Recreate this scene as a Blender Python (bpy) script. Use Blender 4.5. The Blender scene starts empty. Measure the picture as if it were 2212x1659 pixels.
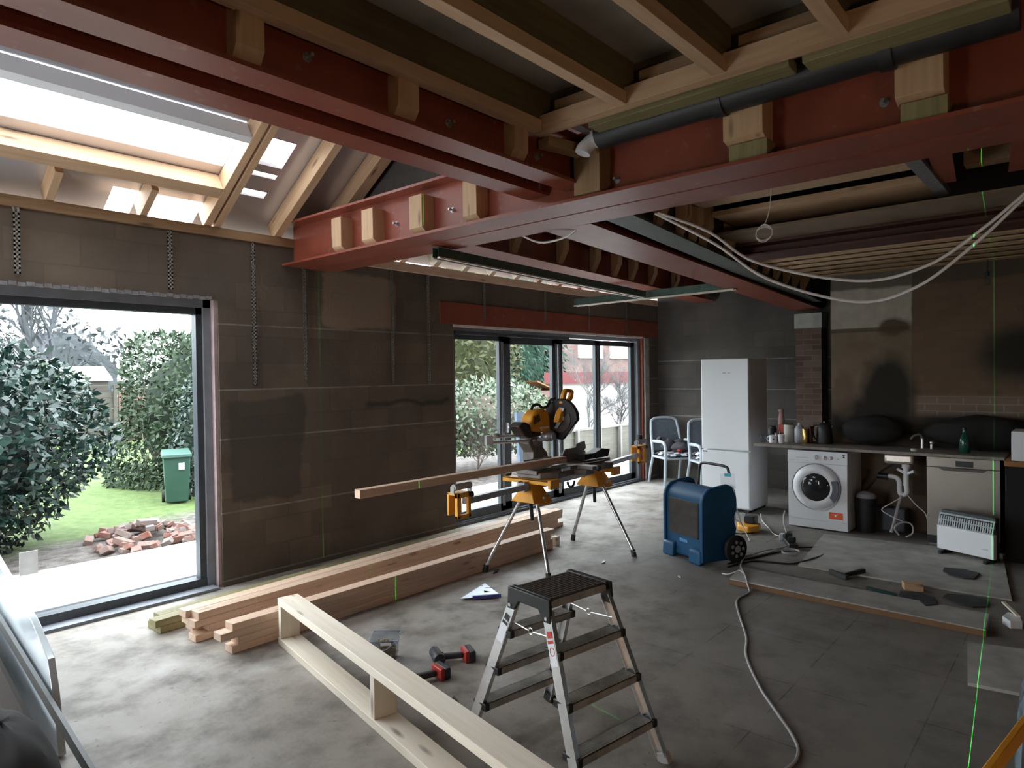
import bpy, bmesh, math, random
from mathutils import Vector, Matrix

random.seed(7)
SC = bpy.context.scene
COL = SC.collection
R = math.radians

# ------------------------------------------------------------------ camera
def make_camera():
    f, yaw, pitch, roll, h = 1443.8684, R(41.0932), R(-.7642), R(-.8121), 1.711
    fw = Vector((math.cos(yaw) * math.cos(pitch), math.sin(yaw) * math.cos(pitch), math.sin(pitch)))
    rt = Vector((math.sin(yaw), -math.cos(yaw), 0))
    up = rt.cross(fw)
    r2 = rt * math.cos(roll) + up * math.sin(roll)
    u2 = up * math.cos(roll) - rt * math.sin(roll)
    cd = bpy.data.cameras.new('camera')
    cd.sensor_width = 36
    cd.lens = f / 2212 * 36
    cd.clip_start, cd.clip_end = .02, 300
    co = bpy.data.objects.new('camera', cd)
    m = Matrix((r2, u2, -fw)).transposed().to_4x4()
    m.translation = Vector((0, 0, h))
    co.matrix_world = m
    COL.objects.link(co)
    SC.camera = co
make_camera()

# ------------------------------------------------------------------ world, exposure
W = bpy.data.worlds.new('sky'); SC.world = W; W.use_nodes = True
nt = W.node_tree; nt.nodes.clear()
wo = nt.nodes.new('ShaderNodeOutputWorld'); bg = nt.nodes.new('ShaderNodeBackground')
tc = nt.nodes.new('ShaderNodeTexCoord'); sp = nt.nodes.new('ShaderNodeSeparateXYZ')
mr = nt.nodes.new('ShaderNodeMapRange'); mx = nt.nodes.new('ShaderNodeMix'); mx.data_type = 'RGBA'
nt.links.new(tc.outputs['Generated'], sp.inputs[0]); nt.links.new(sp.outputs[2], mr.inputs[0])
mr.inputs[1].default_value = 0; mr.inputs[2].default_value = .9
mx.inputs[6].default_value = (.93, .965, 1.0, 1); mx.inputs[7].default_value = (.89, .94, 1.0, 1)
nt.links.new(mr.outputs[0], mx.inputs[0]); nt.links.new(mx.outputs[2], bg.inputs[0])
bg.inputs[1].default_value = 3.9
nt.links.new(bg.outputs[0], wo.inputs[0])
SC.view_settings.view_transform = 'Standard'
SC.view_settings.look = 'None'
SC.view_settings.exposure = 1.6
SC.view_settings.gamma = 1
SC.view_settings.use_curve_mapping = False
SC.cycles.max_bounces = 8
SC.cycles.diffuse_bounces = 5

def lamp(name, kind, loc, energy, col, target=None, **kw):
    d = bpy.data.lights.new(name, kind); d.energy = energy; d.color = col
    for k, v in kw.items(): setattr(d, k, v)
    o = bpy.data.objects.new(name, d); o.location = loc
    if target: o.rotation_euler = (Vector(target) - Vector(loc)).to_track_quat('-Z', 'Y').to_euler()
    COL.objects.link(o); return o
# site floodlight standing in the room behind the camera, warm
lamp('site_lamp', 'AREA', (-.3, -2.4, .9), 6, (1.0, .66, .40), (4.5, 1.5, .9), shape='RECTANGLE', size=.5, size_y=.35)

def laser(name, loc, normal, energy, width, axis, lo):
    o = lamp(name, 'POINT', loc, energy, (.05, 1.0, .12), shadow_soft_size=0)
    d = o.data; d.use_nodes = True; t = d.node_tree; em = t.nodes['Emission']
    g = t.nodes.new('ShaderNodeTexCoord'); dp = t.nodes.new('ShaderNodeVectorMath'); dp.operation = 'DOT_PRODUCT'
    t.links.new(g.outputs['Normal'], dp.inputs[0]); dp.inputs[1].default_value = normal
    ab = t.nodes.new('ShaderNodeMath'); ab.operation = 'ABSOLUTE'; t.links.new(dp.outputs['Value'], ab.inputs[0])
    lt = t.nodes.new('ShaderNodeMath'); lt.operation = 'LESS_THAN'; lt.inputs[1].default_value = width; t.links.new(ab.outputs[0], lt.inputs[0])
    d2 = t.nodes.new('ShaderNodeVectorMath'); d2.operation = 'DOT_PRODUCT'; t.links.new(g.outputs['Normal'], d2.inputs[0]); d2.inputs[1].default_value = axis
    gt = t.nodes.new('ShaderNodeMath'); gt.operation = 'GREATER_THAN'; gt.inputs[1].default_value = lo; t.links.new(d2.outputs['Value'], gt.inputs[0])
    mu = t.nodes.new('ShaderNodeMath'); mu.operation = 'MULTIPLY'; t.links.new(lt.outputs[0], mu.inputs[0]); t.links.new(gt.outputs[0], mu.inputs[1])
    t.links.new(mu.outputs[0], em.inputs['Strength']); return o
_n = Vector((3.7, -.7, 0)).normalized()
laser('laser_line_lamp', (2.54, .35, 1.05), tuple(_n), 220, .0006, (.18, .98, 0), .80)
laser('laser_line_lamp', (2.54, .35, 1.05), (-.0714, .9974, 0), 260, .0007, (1, .07, .0), .55)

# ------------------------------------------------------------------ materials
MATS = {}
def s2l(c):
    return tuple(((x / 255) / 12.92 if x / 255 <= .04045 else ((x / 255 + .055) / 1.055) ** 2.4) for x in c)

class NG:
    def __init__(s, name):
        s.m = bpy.data.materials.new(name); s.m.use_nodes = True
        s.t = s.m.node_tree; s.b = s.t.nodes['Principled BSDF']
    def n(s, k, **kw):
        x = s.t.nodes.new('ShaderNode' + k)
        for a, v in kw.items():
            if a[0] == '_': x.inputs[int(a[1:])].default_value = v
            else: setattr(x, a, v)
        return x
    def l(s, a, b): s.t.links.new(a, b)
    def math(s, op, a, b=None, c=None, clamp=False):
        x = s.n('Math', operation=op, use_clamp=clamp)
        for i, v in enumerate((a, b, c)):
            if v is None: continue
            if isinstance(v, (int, float)): x.inputs[i].default_value = v
            else: s.l(v, x.inputs[i])
        return x.outputs[0]
    def mix(s, f, a, b, blend='MIX'):
        x = s.n('Mix', data_type='RGBA', blend_type=blend)
        for i, v in ((0, f), (6, a), (7, b)):
            if isinstance(v, (int, float)): x.inputs[i].default_value = v
            elif isinstance(v, tuple): x.inputs[i].default_value = v + (1,) if len(v) == 3 else v
            else: s.l(v, x.inputs[i])
        return x.outputs[2]
    def coord(s, scale=(1, 1, 1), which='Object', loc=(0, 0, 0)):
        t = s.n('TexCoord'); m = s.n('Mapping'); m.inputs[3].default_value = scale; m.inputs[1].default_value = loc
        s.l(t.outputs[which], m.inputs[0]); return m.outputs[0]
    def noise(s, vec, scale, detail=4, rough=.55):
        x = s.n('TexNoise'); x.inputs['Scale'].default_value = scale; x.inputs['Detail'].default_value = detail
        x.inputs['Roughness'].default_value = rough; s.l(vec, x.inputs['Vector']); return x.outputs['Fac']
    def ramp(s, v, a, b):
        x = s.n('MapRange', _1=a, _2=b); s.l(v, x.inputs[0]); return x.outputs[0]
    def bump(s, v, dist, strength=.6):
        x = s.n('Bump'); x.inputs['Strength'].default_value = strength; x.inputs['Distance'].default_value = dist
        s.l(v, x.inputs['Height']); s.l(x.outputs[0], s.b.inputs['Normal'])
    def set(s, col=None, rough=None, metal=None, **kw):
        if col is not None:
            if isinstance(col, tuple): s.b.inputs['Base Color'].default_value = col[:3] + (1,)
            else: s.l(col, s.b.inputs['Base Color'])
        if rough is not None:
            if isinstance(rough, (int, float)): s.b.inputs['Roughness'].default_value = rough
            else: s.l(rough, s.b.inputs['Roughness'])
        if metal is not None: s.b.inputs['Metallic'].default_value = metal
        for k, v in kw.items(): s.b.inputs[k.replace('_', ' ')].default_value = v
        return s.m

def plain(name, col, rough=.5, metal=0, var=.12, scale=8, bump=0, rv=.15, **kw):
    """a solid colour with slight wear"""
    if name in MATS: return MATS[name]
    g = NG(name); c = g.coord(); nz = g.noise(c, scale)
    lo = tuple(x * (1 - var) for x in col); hi = tuple(min(1, x * (1 + var)) for x in col)
    g.set(g.mix(g.ramp(nz, .3, .7), lo, hi), None, metal, **kw)
    g.set(rough=g.math('ADD', g.math('MULTIPLY', nz, rv), rough - rv / 2))
    if bump: g.bump(g.noise(c, scale * 4), bump)
    MATS[name] = g.m; return g.m

def wood(name, a, b, dark=.5, rough=.65, knot=1.0):
    g = NG(name)
    t = g.n('TexCoord'); oi = g.n('ObjectInfo')
    off = g.n('CombineXYZ'); g.l(g.math('MULTIPLY', oi.outputs['Random'], 37.0), off.inputs[0]); g.l(g.math('MULTIPLY', oi.outputs['Random'], 11.0), off.inputs[1])
    v = g.n('VectorMath', operation='ADD'); g.l(t.outputs['Object'], v.inputs[0]); g.l(off.outputs[0], v.inputs[1])
    m = g.n('Mapping'); m.inputs[3].default_value = (1.2, 22, 22); g.l(v.outputs[0], m.inputs[0])
    n1 = g.noise(m.outputs[0], 1.6, 5)
    base = g.mix(g.ramp(n1, .32, .68), a, b)
    m2 = g.n('Mapping'); m2.inputs[3].default_value = (2.2, 9, 9); g.l(v.outputs[0], m2.inputs[0])
    vo = g.n('TexVoronoi'); g.l(m2.outputs[0], vo.inputs['Vector']); vo.inputs['Scale'].default_value = 1.0
    k = g.math('MULTIPLY', g.ramp(vo.outputs['Distance'], .17, .05), knot)
    kn = tuple(x * .38 for x in b)
    base = g.mix(k, base, kn)
    m3 = g.n('Mapping'); m3.inputs[3].default_value = (1, 1, 1); g.l(v.outputs[0], m3.inputs[0])
    n3 = g.noise(m3.outputs[0], 1.7, 3)
    dirt = g.math('MULTIPLY', g.ramp(n3, .45, .8), dark)
    base = g.mix(dirt, base, tuple(x * .45 for x in b))
    br = g.n('HueSaturation'); g.l(base, br.inputs['Color'])
    g.l(g.math('ADD', g.math('MULTIPLY', oi.outputs['Random'], .22), .88), br.inputs['Value'])
    g.set(br.outputs[0], rough)
    g.bump(n1, .002, .4)
    MATS[name] = g.m; return g.m

PINE = wood('pine timber', (.62, .42, .265), (.52, .33, .19), .25)
PINE_W = wood('fresh sawn pine', (.90, .82, .70), (.82, .71, .56), .05)
PINE_P = wood('pinkish planed pine', (.78, .57, .43), (.67, .46, .33), .12)
JOIST = wood('aged joist timber', (.42, .27, .15), (.30, .18, .09), .45)
OLIVE = wood('treated green timber', (.30, .26, .13), (.20, .17, .08), .3)
DKJOIST = wood('dark olive old joist', (.15, .115, .055), (.095, .07, .032), .5)
FENCEW = wood('weathered fence timber', (.075, .066, .055), (.05, .042, .033), .4)
FENCEO = wood('new orange fence timber', (.15, .085, .065), (.12, .065, .048), .2)

def m_red():
    g = NG('red oxide primer'); c = g.coord()
    n = g.noise(c, 3.0, 6); n2 = g.noise(c, 14, 4)
    base = g.mix(g.ramp(n, .3, .7), (.21, .046, .026), (.29, .072, .042))
    base = g.mix(g.math('MULTIPLY', g.ramp(n2, .62, .75), .45), base, (.36, .24, .20))
    g.set(base, .42); g.bump(n2, .001, .3); return g.m
RED = m_red()
def m_floor():
    g = NG('worn concrete'); c = g.coord()
    n1 = g.noise(c, .55, 5); n2 = g.noise(c, 3.2, 6, .65); n3 = g.noise(c, 26, 3); n4 = g.noise(c, 1.3, 5, .6)
    base = g.mix(g.ramp(n1, .35, .65), (.235, .20, .17), (.37, .33, .29))
    base = g.mix(g.math('MULTIPLY', g.ramp(n2, .46, .66), .75), base, (.105, .09, .077))
    base = g.mix(g.math('MULTIPLY', g.ramp(n4, .54, .66), .5), base, (.50, .48, .46))
    base = g.mix(g.math('MULTIPLY', g.ramp(n3, .66, .72), .5), base, (.06, .052, .046))
    # darker, older slab inside the house, with square screed joints
    s = g.n('SeparateXYZ'); g.l(c, s.inputs[0])
    wob = g.math('MULTIPLY', g.math('SUBTRACT', n2, .5), .5)
    edge = g.math('ADD', g.math('ADD', s.outputs[0], g.math('MULTIPLY', s.outputs[1], -1.15)), wob)
    old = g.ramp(edge, .7, 1.9)
    old = g.math('MULTIPLY', old, g.ramp(g.math('ADD', s.outputs[1], wob), 3.9, 3.3))
    base = g.mix(g.math('MULTIPLY', old, .6), base, (.185, .175, .162))
    br = g.n('TexBrick'); br.offset = .0; br.inputs['Scale'].default_value = 1; br.inputs['Mortar Size'].default_value = .006
    br.inputs['Brick Width'].default_value = .62; br.inputs['Row Height'].default_value = .62; br.inputs['Mortar Smooth'].default_value = 1
    g.l(c, br.inputs['Vector'])
    jt = g.math('MULTIPLY', g.math('MULTIPLY', br.outputs['Fac'], old), g.ramp(n2, .4, .6))
    base = g.mix(g.math('MULTIPLY', jt, .8), base, (.03, .027, .025))
    g.set(base, g.math('ADD', g.math('MULTIPLY', n2, .5), .38)); g.bump(g.math('ADD', n2, n3), .006, .35); return g.m
FLOOR = m_floor()
def m_block(name, axis, lines, base1, base2, mortar, patch=None, bw=.45, rh=.225):
    g = NG(name); c = g.coord(); s = g.n('SeparateXYZ'); g.l(c, s.inputs[0])
    u = s.outputs[0] if axis == 'x' else s.outputs[1]
    cb = g.n('CombineXYZ'); g.l(u, cb.inputs[0]); g.l(g.math('ADD', s.outputs[2], .18), cb.inputs[1])
    br = g.n('TexBrick'); br.inputs['Scale'].default_value = 1; br.inputs['Mortar Size'].default_value = .006
    br.inputs['Brick Width'].default_value = bw; br.inputs['Row Height'].default_value = rh; br.inputs['Bias'].default_value = -.35
    br.inputs['Color1'].default_value = base1 + (1,); br.inputs['Color2'].default_value = base2 + (1,); br.inputs['Mortar'].default_value = mortar + (1,)
    g.l(cb.outputs[0], br.inputs['Vector'])
    n = g.noise(c, 2.5, 6); n2 = g.noise(c, 30, 3); n3 = g.noise(c, .8, 3)
    col = g.mix(g.math('MULTIPLY', g.ramp(n, .4, .7), .5), br.outputs['Color'], tuple(x * .55 for x in base1))
    col = g.mix(g.math('MULTIPLY', g.ramp(n3, .45, .65), .35), col, tuple(x * 1.5 for x in base2))
    for zl in lines:
        d = g.math('ABSOLUTE', g.math('SUBTRACT', s.outputs[2], zl))
        k = g.math('MULTIPLY', g.ramp(d, .009, .004), g.ramp(g.noise(c, 5 + zl), .25, .5))
        col = g.mix(g.math('MULTIPLY', k, .75), col, (.26, .25, .24))
    for x0, x1, z0, z1, pc in patch or ():
        wv = g.math('MULTIPLY', g.math('SUBTRACT', n, .5), .25)
        a = g.math('MULTIPLY', g.ramp(g.math('ADD', u, wv), x0, x0 + .04), g.ramp(g.math('ADD', u, wv), x1, x1 - .04))
        b = g.math('MULTIPLY', g.ramp(g.math('ADD', s.outputs[2], wv), z0, z0 + .03), g.ramp(g.math('ADD', s.outputs[2], wv), z1, z1 - .03))
        col = g.mix(g.math('MULTIPLY', g.math('MULTIPLY', a, b), .8), col, pc)
    g.set(col, .9); g.bump(g.math('ADD', g.math('MULTIPLY', br.outputs['Fac'], -1.5), n2), .006, .5)
    return g.m
BLOCK = m_block('dark concrete blocks', 'x', (.046, .605, 1.213, 1.62, 2.164), (.105, .082, .063), (.165, .125, .09), (.10, .08, .063),
                ((3.5, 4.4, 2.17, 2.70, (.30, .23, .17)), (4.0, 5.15, 1.42, 1.50, (.035, .03, .027)), (2.6, 3.3, .65, 1.55, (.06, .05, .042))))
BLOCKE = m_block('end wall blocks', 'y', (.62, 1.02, 1.45, 1.9), (.070, .062, .056), (.105, .093, .082), (.065, .058, .052))
BRICK = m_block('old brickwork', 'y', (), (.12, .065, .048), (.21, .15, .125), (.17, .14, .12), None, .225, .075)
BRICKX = m_block('house brickwork', 'x', (), (.12, .062, .055), (.15, .09, .08), (.17, .15, .145), None, .225, .075)

def m_kitchen():
    g = NG('stained old plaster and brick'); c = g.coord(); s = g.n('SeparateXYZ'); g.l(c, s.inputs[0])
    y, z = s.outputs[1], s.outputs[2]
    n = g.noise(c, 3, 6); n2 = g.noise(c, 9, 5); w = g.math('MULTIPLY', g.math('SUBTRACT', n, .5), .35)
    br = g.n('TexBrick'); br.inputs['Scale'].default_value = 1; br.inputs['Mortar Size'].default_value = .006
    br.inputs['Brick Width'].default_value = .225; br.inputs['Row Height'].default_value = .075
    br.inputs['Color1'].default_value = (.11, .065, .042, 1); br.inputs['Color2'].default_value = (.15, .092, .06, 1); br.inputs['Mortar'].default_value = (.11, .08, .06, 1)
    cb = g.n('CombineXYZ'); g.l(y, cb.inputs[0]); g.l(z, cb.inputs[1]); g.l(cb.outputs[0], br.inputs['Vector'])
    plaster = g.mix(g.ramp(n, .3, .7), (.15, .11, .075), (.20, .15, .105))
    plaster2 = g.mix(g.ramp(n2, .3, .7), (.34, .30, .26), (.42, .38, .34))
    plaster = g.mix(g.ramp(z, 2.13, 2.17), plaster, plaster2)
    col = g.mix(g.math('MULTIPLY', g.ramp(n2, .2, .6), .55), br.outputs['Color'], (.14, .092, .06))
    col = g.mix(g.ramp(g.math('ADD', y, g.math('MULTIPLY', w, .1)), 1.46, 1.475), col, plaster)
    def blob(y0, z0, ry, rz, c_, f=1.0, soft=.25):
        nonlocal col
        a = g.math('DIVIDE', g.math('SUBTRACT', g.math('ADD', y, g.math('MULTIPLY', w, .5)), y0), ry)
        b = g.math('DIVIDE', g.math('SUBTRACT', g.math('ADD', z, g.math('MULTIPLY', w, .5)), z0), rz)
        d = g.math('SQRT', g.math('ADD', g.math('MULTIPLY', a, a), g.math('MULTIPLY', b, b)))
        col = g.mix(g.math('MULTIPLY', g.ramp(d, 1.0 + soft, 1.0 - soft), f), col, c_)
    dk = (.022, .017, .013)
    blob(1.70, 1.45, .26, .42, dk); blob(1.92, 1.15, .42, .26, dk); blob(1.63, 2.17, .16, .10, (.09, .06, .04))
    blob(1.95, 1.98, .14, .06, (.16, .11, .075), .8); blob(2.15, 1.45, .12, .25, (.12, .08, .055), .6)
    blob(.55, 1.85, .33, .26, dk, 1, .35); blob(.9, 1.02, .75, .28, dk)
    # brick course laid bare and the chase for a pipe
    bare = g.math('MULTIPLY', g.ramp(g.math('ABSOLUTE', g.math('SUBTRACT', z, 1.33)), .13, .07), g.ramp(y, 1.45, 1.4))
    col = g.mix(g.math('MULTIPLY', bare, .6), col, g.mix(br.outputs['Fac'], (.23, .17, .13), (.33, .28, .24)))
    ch = g.math('MULTIPLY', g.ramp(g.math('ABSOLUTE', g.math('SUBTRACT', z, 2.155)), .028, .018), g.ramp(y, 1.46, 1.5))
    col = g.mix(g.math('MULTIPLY', ch, .85), col, (.07, .045, .03))
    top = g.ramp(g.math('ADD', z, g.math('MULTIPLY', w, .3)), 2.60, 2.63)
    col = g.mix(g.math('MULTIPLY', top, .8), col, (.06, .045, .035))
    g.set(col, .9); g.bump(g.math('ADD', n2, g.math('MULTIPLY', br.outputs['Fac'], -.5)), .01, .4); return g.m
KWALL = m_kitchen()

GALV = plain('galvanised steel', (.42, .43, .45), .4, .7, .25, 25)
GALVD = plain('dull perforated strap', (.30, .29, .27), .6, .3, .5, 60)
ALU = plain('brushed aluminium', (.80, .80, .80), .33, .85, .12, 14)
ALUD = plain('dusty tread aluminium', (.44, .42, .39), .55, .45, .35, 10)
STEELP = plain('pinkish steel leg', (.66, .65, .66), .28, .85, .1, 20)
ANTH = plain('anthracite window frame', (.055, .062, .072), .42, .0, .15, 6)
ANTHL = plain('grey frame face', (.22, .23, .26), .45, .1, .15, 6)
BLACKP = plain('black plastic', (.018, .018, .02), .45, 0, .3, 12)
DARKST = plain('dark grey green steel', (.085, .088, .075), .55, .1, .3, 6)
GREENST = plain('green galvanised channel', (.09, .14, .115), .45, .3, .25, 12)
CREAM = plain('pale channel lip', (.72, .66, .58), .5, 0, .12, 10)
WHITEP = plain('white enamel', (.84, .86, .90), .30, 0, .012, 2, rv=.02)
WHITEC = plain('white cable sheath', (.74, .70, .70), .45, 0, .06, 10)
GREYC = plain('grey cable sheath', (.42, .41, .41), .5, 0, .1, 10)
YEL = plain('yellow orange casting', (.80, .36, .035), .42, 0, .12, 9)
SAWG = plain('cast saw grey', (.18, .155, .14), .45, .35, .3, 9)
BLUE = plain('blue moulded plastic', (.010, .085, .20), .5, 0, .18, 5)
GRILLE = plain('dark grille', (.075, .065, .058), .6, 0, .3, 18)
CHAIRG = plain('grey garden chair plastic', (.46, .50, .55), .5, 0, .08, 7)
CHAIRB = plain('dark blue grey mesh seat', (.16, .19, .23), .6, 0, .15, 18)
SILV = plain('champagne steel panel', (.36, .32, .28), .32, .55, .06, 3)
GREYTOP = plain('dusty grey worktop', (.24, .21, .185), .6, 0, .3, 12)
PALEBRD = plain('dusty grey board', (.40, .39, .36), .85, 0, .25, 5, .002)
CEILB = plain('grey brown ceiling board', (.36, .32, .27), .8, 0, .12, 4)
BROWNB = plain('brown plasterboard back', (.22, .155, .105), .85, 0, .2, 3)
def m_foil():
    g = NG('grey foil roof lining'); c = g.coord(); n = g.noise(c, 5, 3); n2 = g.noise(c, .9, 3)
    g.set(g.mix(g.ramp(n2, .3, .7), (.60, .58, .60), (.72, .70, .71)), .22, .45); g.bump(n, .012, .2); return g.m
FOIL = m_foil()
RUBBER = plain('black rubber', (.02, .019, .018), .75, 0, .3, 20)
TREADB = plain('dark brown platform tread', (.065, .052, .043), .6, 0, .25, 10)
SHEETW = plain('bluish white insulation facing', (.80, .88, .93), .16, .35, .05, 5)
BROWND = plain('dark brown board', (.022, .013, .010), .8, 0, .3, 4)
def m_glass(name, col=(1, 1, 1), rough=0):
    g = NG(name)
    t = g.n('BsdfTransparent'); gl = g.n('BsdfGlossy'); gl.inputs['Roughness'].default_value = rough
    fr = g.n('LayerWeight'); fr.inputs[0].default_value = .5; mxs = g.n('MixShader')
    t.inputs[0].default_value = col + (1,)
    g.l(g.math('ADD', g.math('MULTIPLY', g.math('POWER', fr.outputs[1], 5.0), .45), .025), mxs.inputs[0]); g.l(t.outputs[0], mxs.inputs[1]); g.l(gl.outputs[0], mxs.inputs[2])
    g.l(mxs.outputs[0], g.t.nodes['Material Output'].inputs[0]); return g.m
GLASS = m_glass('window glass', (.93, .96, .96))
CLEARP = m_glass('clear plastic tub', (.80, .84, .88), .15)

# ------------------------------------------------------------------ building blocks
MW = {}
def tag(o, label=None, cat=None, group=None, kind=None):
    if label: o['label'] = label
    if cat: o['category'] = cat
    if group: o['group'] = group
    if kind: o['kind'] = kind
    return o
def thing(name, label, cat, loc=(0, 0, 0), rz=0, group=None):
    o = bpy.data.objects.new(name, None); COL.objects.link(o)
    o.empty_display_size = .1
    o.location = loc; o.rotation_euler = (0, 0, rz)
    MW[o] = Matrix.Translation(Vector(loc)) @ Matrix.Rotation(rz, 4, 'Z')
    return tag(o, label, cat, group)

class MB:
    """collects shapes; build() links them as one mesh object"""
    def __init__(s): s.v = []; s.f = []
    def add(s, vs, fs):
        k = len(s.v); s.v += [Vector(v) for v in vs]; s.f += [tuple(i + k for i in f) for f in fs]; return s
    def box(s, lo, hi):
        x0, y0, z0 = lo; x1, y1, z1 = hi
        return s.add([(x0, y0, z0), (x1, y0, z0), (x1, y1, z0), (x0, y1, z0), (x0, y0, z1), (x1, y0, z1), (x1, y1, z1), (x0, y1, z1)],
                     [(0, 3, 2, 1), (4, 5, 6, 7), (0, 1, 5, 4), (1, 2, 6, 5), (2, 3, 7, 6), (3, 0, 4, 7)])
    def bar(s, p0, p1, w, h, up=(0, 0, 1), w1=None, h1=None):
        p0, p1 = Vector(p0), Vector(p1); d = (p1 - p0).normalized(); up = Vector(up)
        a = d.cross(up)
        if a.length < 1e-4: a = d.cross(Vector((1, 0, 0)))
        a.normalize(); b = a.cross(d)
        w1 = w if w1 is None else w1; h1 = h if h1 is None else h1
        vs = []
        for p, ww, hh in ((p0, w, h), (p1, w1, h1)):
            for i, j in ((-1, -1), (1, -1), (1, 1), (-1, 1)): vs.append(p + a * i * ww / 2 + b * j * hh / 2)
        return s.add(vs, [(0, 1, 2, 3), (7, 6, 5, 4), (0, 4, 5, 1), (1, 5, 6, 2), (2, 6, 7, 3), (3, 7, 4, 0)])
    def tube(s, pts, r, n=8, r1=None, closed=False):
        pts = [Vector(p) for p in pts]; m = len(pts); r1 = r if r1 is None else r1
        t0 = (pts[1] - pts[0]).normalized(); a = t0.cross(Vector((0, 0, 1)))
        if a.length < .05: a = t0.cross(Vector((1, 0, 0)))
        a.normalize(); vs = []; fs = []
        for i, p in enumerate(pts):
            if closed: t = pts[(i + 1) % m] - pts[i - 1]
            else: t = pts[min(i + 1, m - 1)] - pts[max(i - 1, 0)]
            t.normalize(); a = (a - t * a.dot(t)).normalized(); b = t.cross(a)
            rr = r + (r1 - r) * i / max(1, m - 1)
            for j in range(n):
                q = 2 * math.pi * j / n; vs.append(p + (a * math.cos(q) + b * math.sin(q)) * rr)
        for i in range(m if closed else m - 1):
            for j in range(n):
                i2 = (i + 1) % m
                fs.append((i * n + j, i * n + (j + 1) % n, i2 * n + (j + 1) % n, i2 * n + j))
        if not closed: fs += [tuple(range(n - 1, -1, -1)), tuple((m - 1) * n + j for j in range(n))]
        return s.add(vs, fs)
    def cyl(s, p0, p1, r, r1=None, n=20): return s.tube([p0, p1], r, n, r1)
    def prism(s, pts, vec):
        vec = Vector(vec); n = len(pts); vs = [Vector(p) for p in pts] + [Vector(p) + vec for p in pts]
        return s.add(vs, [tuple(range(n - 1, -1, -1)), tuple(range(n, 2 * n))] + [(i, (i + 1) % n, n + (i + 1) % n, n + i) for i in range(n)])
    def lathe(s, prof, c, n=24, axis='z'):
        vs = []; fs = []; m = len(prof)
        for r, h in prof:
            for j in range(n):
                q = 2 * math.pi * j / n; x, y = r * math.cos(q), r * math.sin(q)
                v = {'z': (x, y, h), 'x': (h, x, y), 'y': (x, h, y)}[axis]; vs.append(Vector(c) + Vector(v))
        for i in range(m - 1):
            for j in range(n): fs.append((i * n + j, i * n + (j + 1) % n, (i + 1) * n + (j + 1) % n, (i + 1) * n + j))
        fs += [tuple(range(n - 1, -1, -1)), tuple((m - 1) * n + j for j in range(n))]
        return s.add(vs, fs)
    def ball(s, c, rad, n=12, m=8, jit=0):
        prof = []; vs = []; fs = []
        rx, ry, rz = rad if isinstance(rad, tuple) else (rad,) * 3
        for i in range(m + 1):
            th = math.pi * (i + .02) / (m + .04)
            for j in range(n):
                q = 2 * math.pi * j / n; k = 1 + random.uniform(-jit, jit)
                vs.append(Vector(c) + Vector((rx * math.sin(th) * math.cos(q) * k, ry * math.sin(th) * math.sin(q) * k, rz * math.cos(th) * k)))
        for i in range(m):
            for j in range(n): fs.append((i * n + j, (i + 1) * n + j, (i + 1) * n + (j + 1) % n, i * n + (j + 1) % n))
        return s.add(vs, fs)
    def build(s, name, mat, parent=None, label=None, local=False, bevel=0, smooth=False, seg=2, origin=None, wm=None):
        M = MW.get(parent, Matrix()) if parent else Matrix()
        if wm is not None:                       # geometry given in its own frame wm
            inv = None
        elif parent:
            inv = None if local else M.inverted()
        else:
            if origin is None:
                xs = [v.x for v in s.v]; ys = [v.y for v in s.v]; zs = [v.z for v in s.v]
                origin = ((min(xs) + max(xs)) / 2, (min(ys) + max(ys)) / 2, min(zs))
            inv = Matrix.Translation(-Vector(origin))
        vs = [inv @ v for v in s.v] if inv is not None else s.v
        me = bpy.data.meshes.new(name); me.from_pydata(vs, [], s.f)
        bm = bmesh.new(); bm.from_mesh(me); bmesh.ops.recalc_face_normals(bm, faces=bm.faces); bm.to_mesh(me); bm.free()
        me.materials.append(mat)
        o = bpy.data.objects.new(name, me); COL.objects.link(o)
        if parent:
            o.parent = parent
            if wm is not None: o.matrix_local = M.inverted() @ wm; MW[o] = wm
            else: MW[o] = M
        else:
            if wm is not None: o.matrix_world = wm; MW[o] = wm
            else: o.location = origin; MW[o] = Matrix.Translation(Vector(origin))
        if label: o['label'] = label
        if smooth:
            for p in me.polygons: p.use_smooth = True
        if bevel:
            b = o.modifiers.new('edge', 'BEVEL'); b.width = bevel; b.segments = seg; b.limit_method = 'ANGLE'; b.angle_limit = R(40)
            if not smooth:
                for p in me.polygons: p.use_smooth = True
                try: me.set_sharp_from_angle(angle=R(35))
                except Exception: pass
        elif smooth:
            try: me.set_sharp_from_angle(angle=R(40))
            except Exception: pass
        return o

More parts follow.
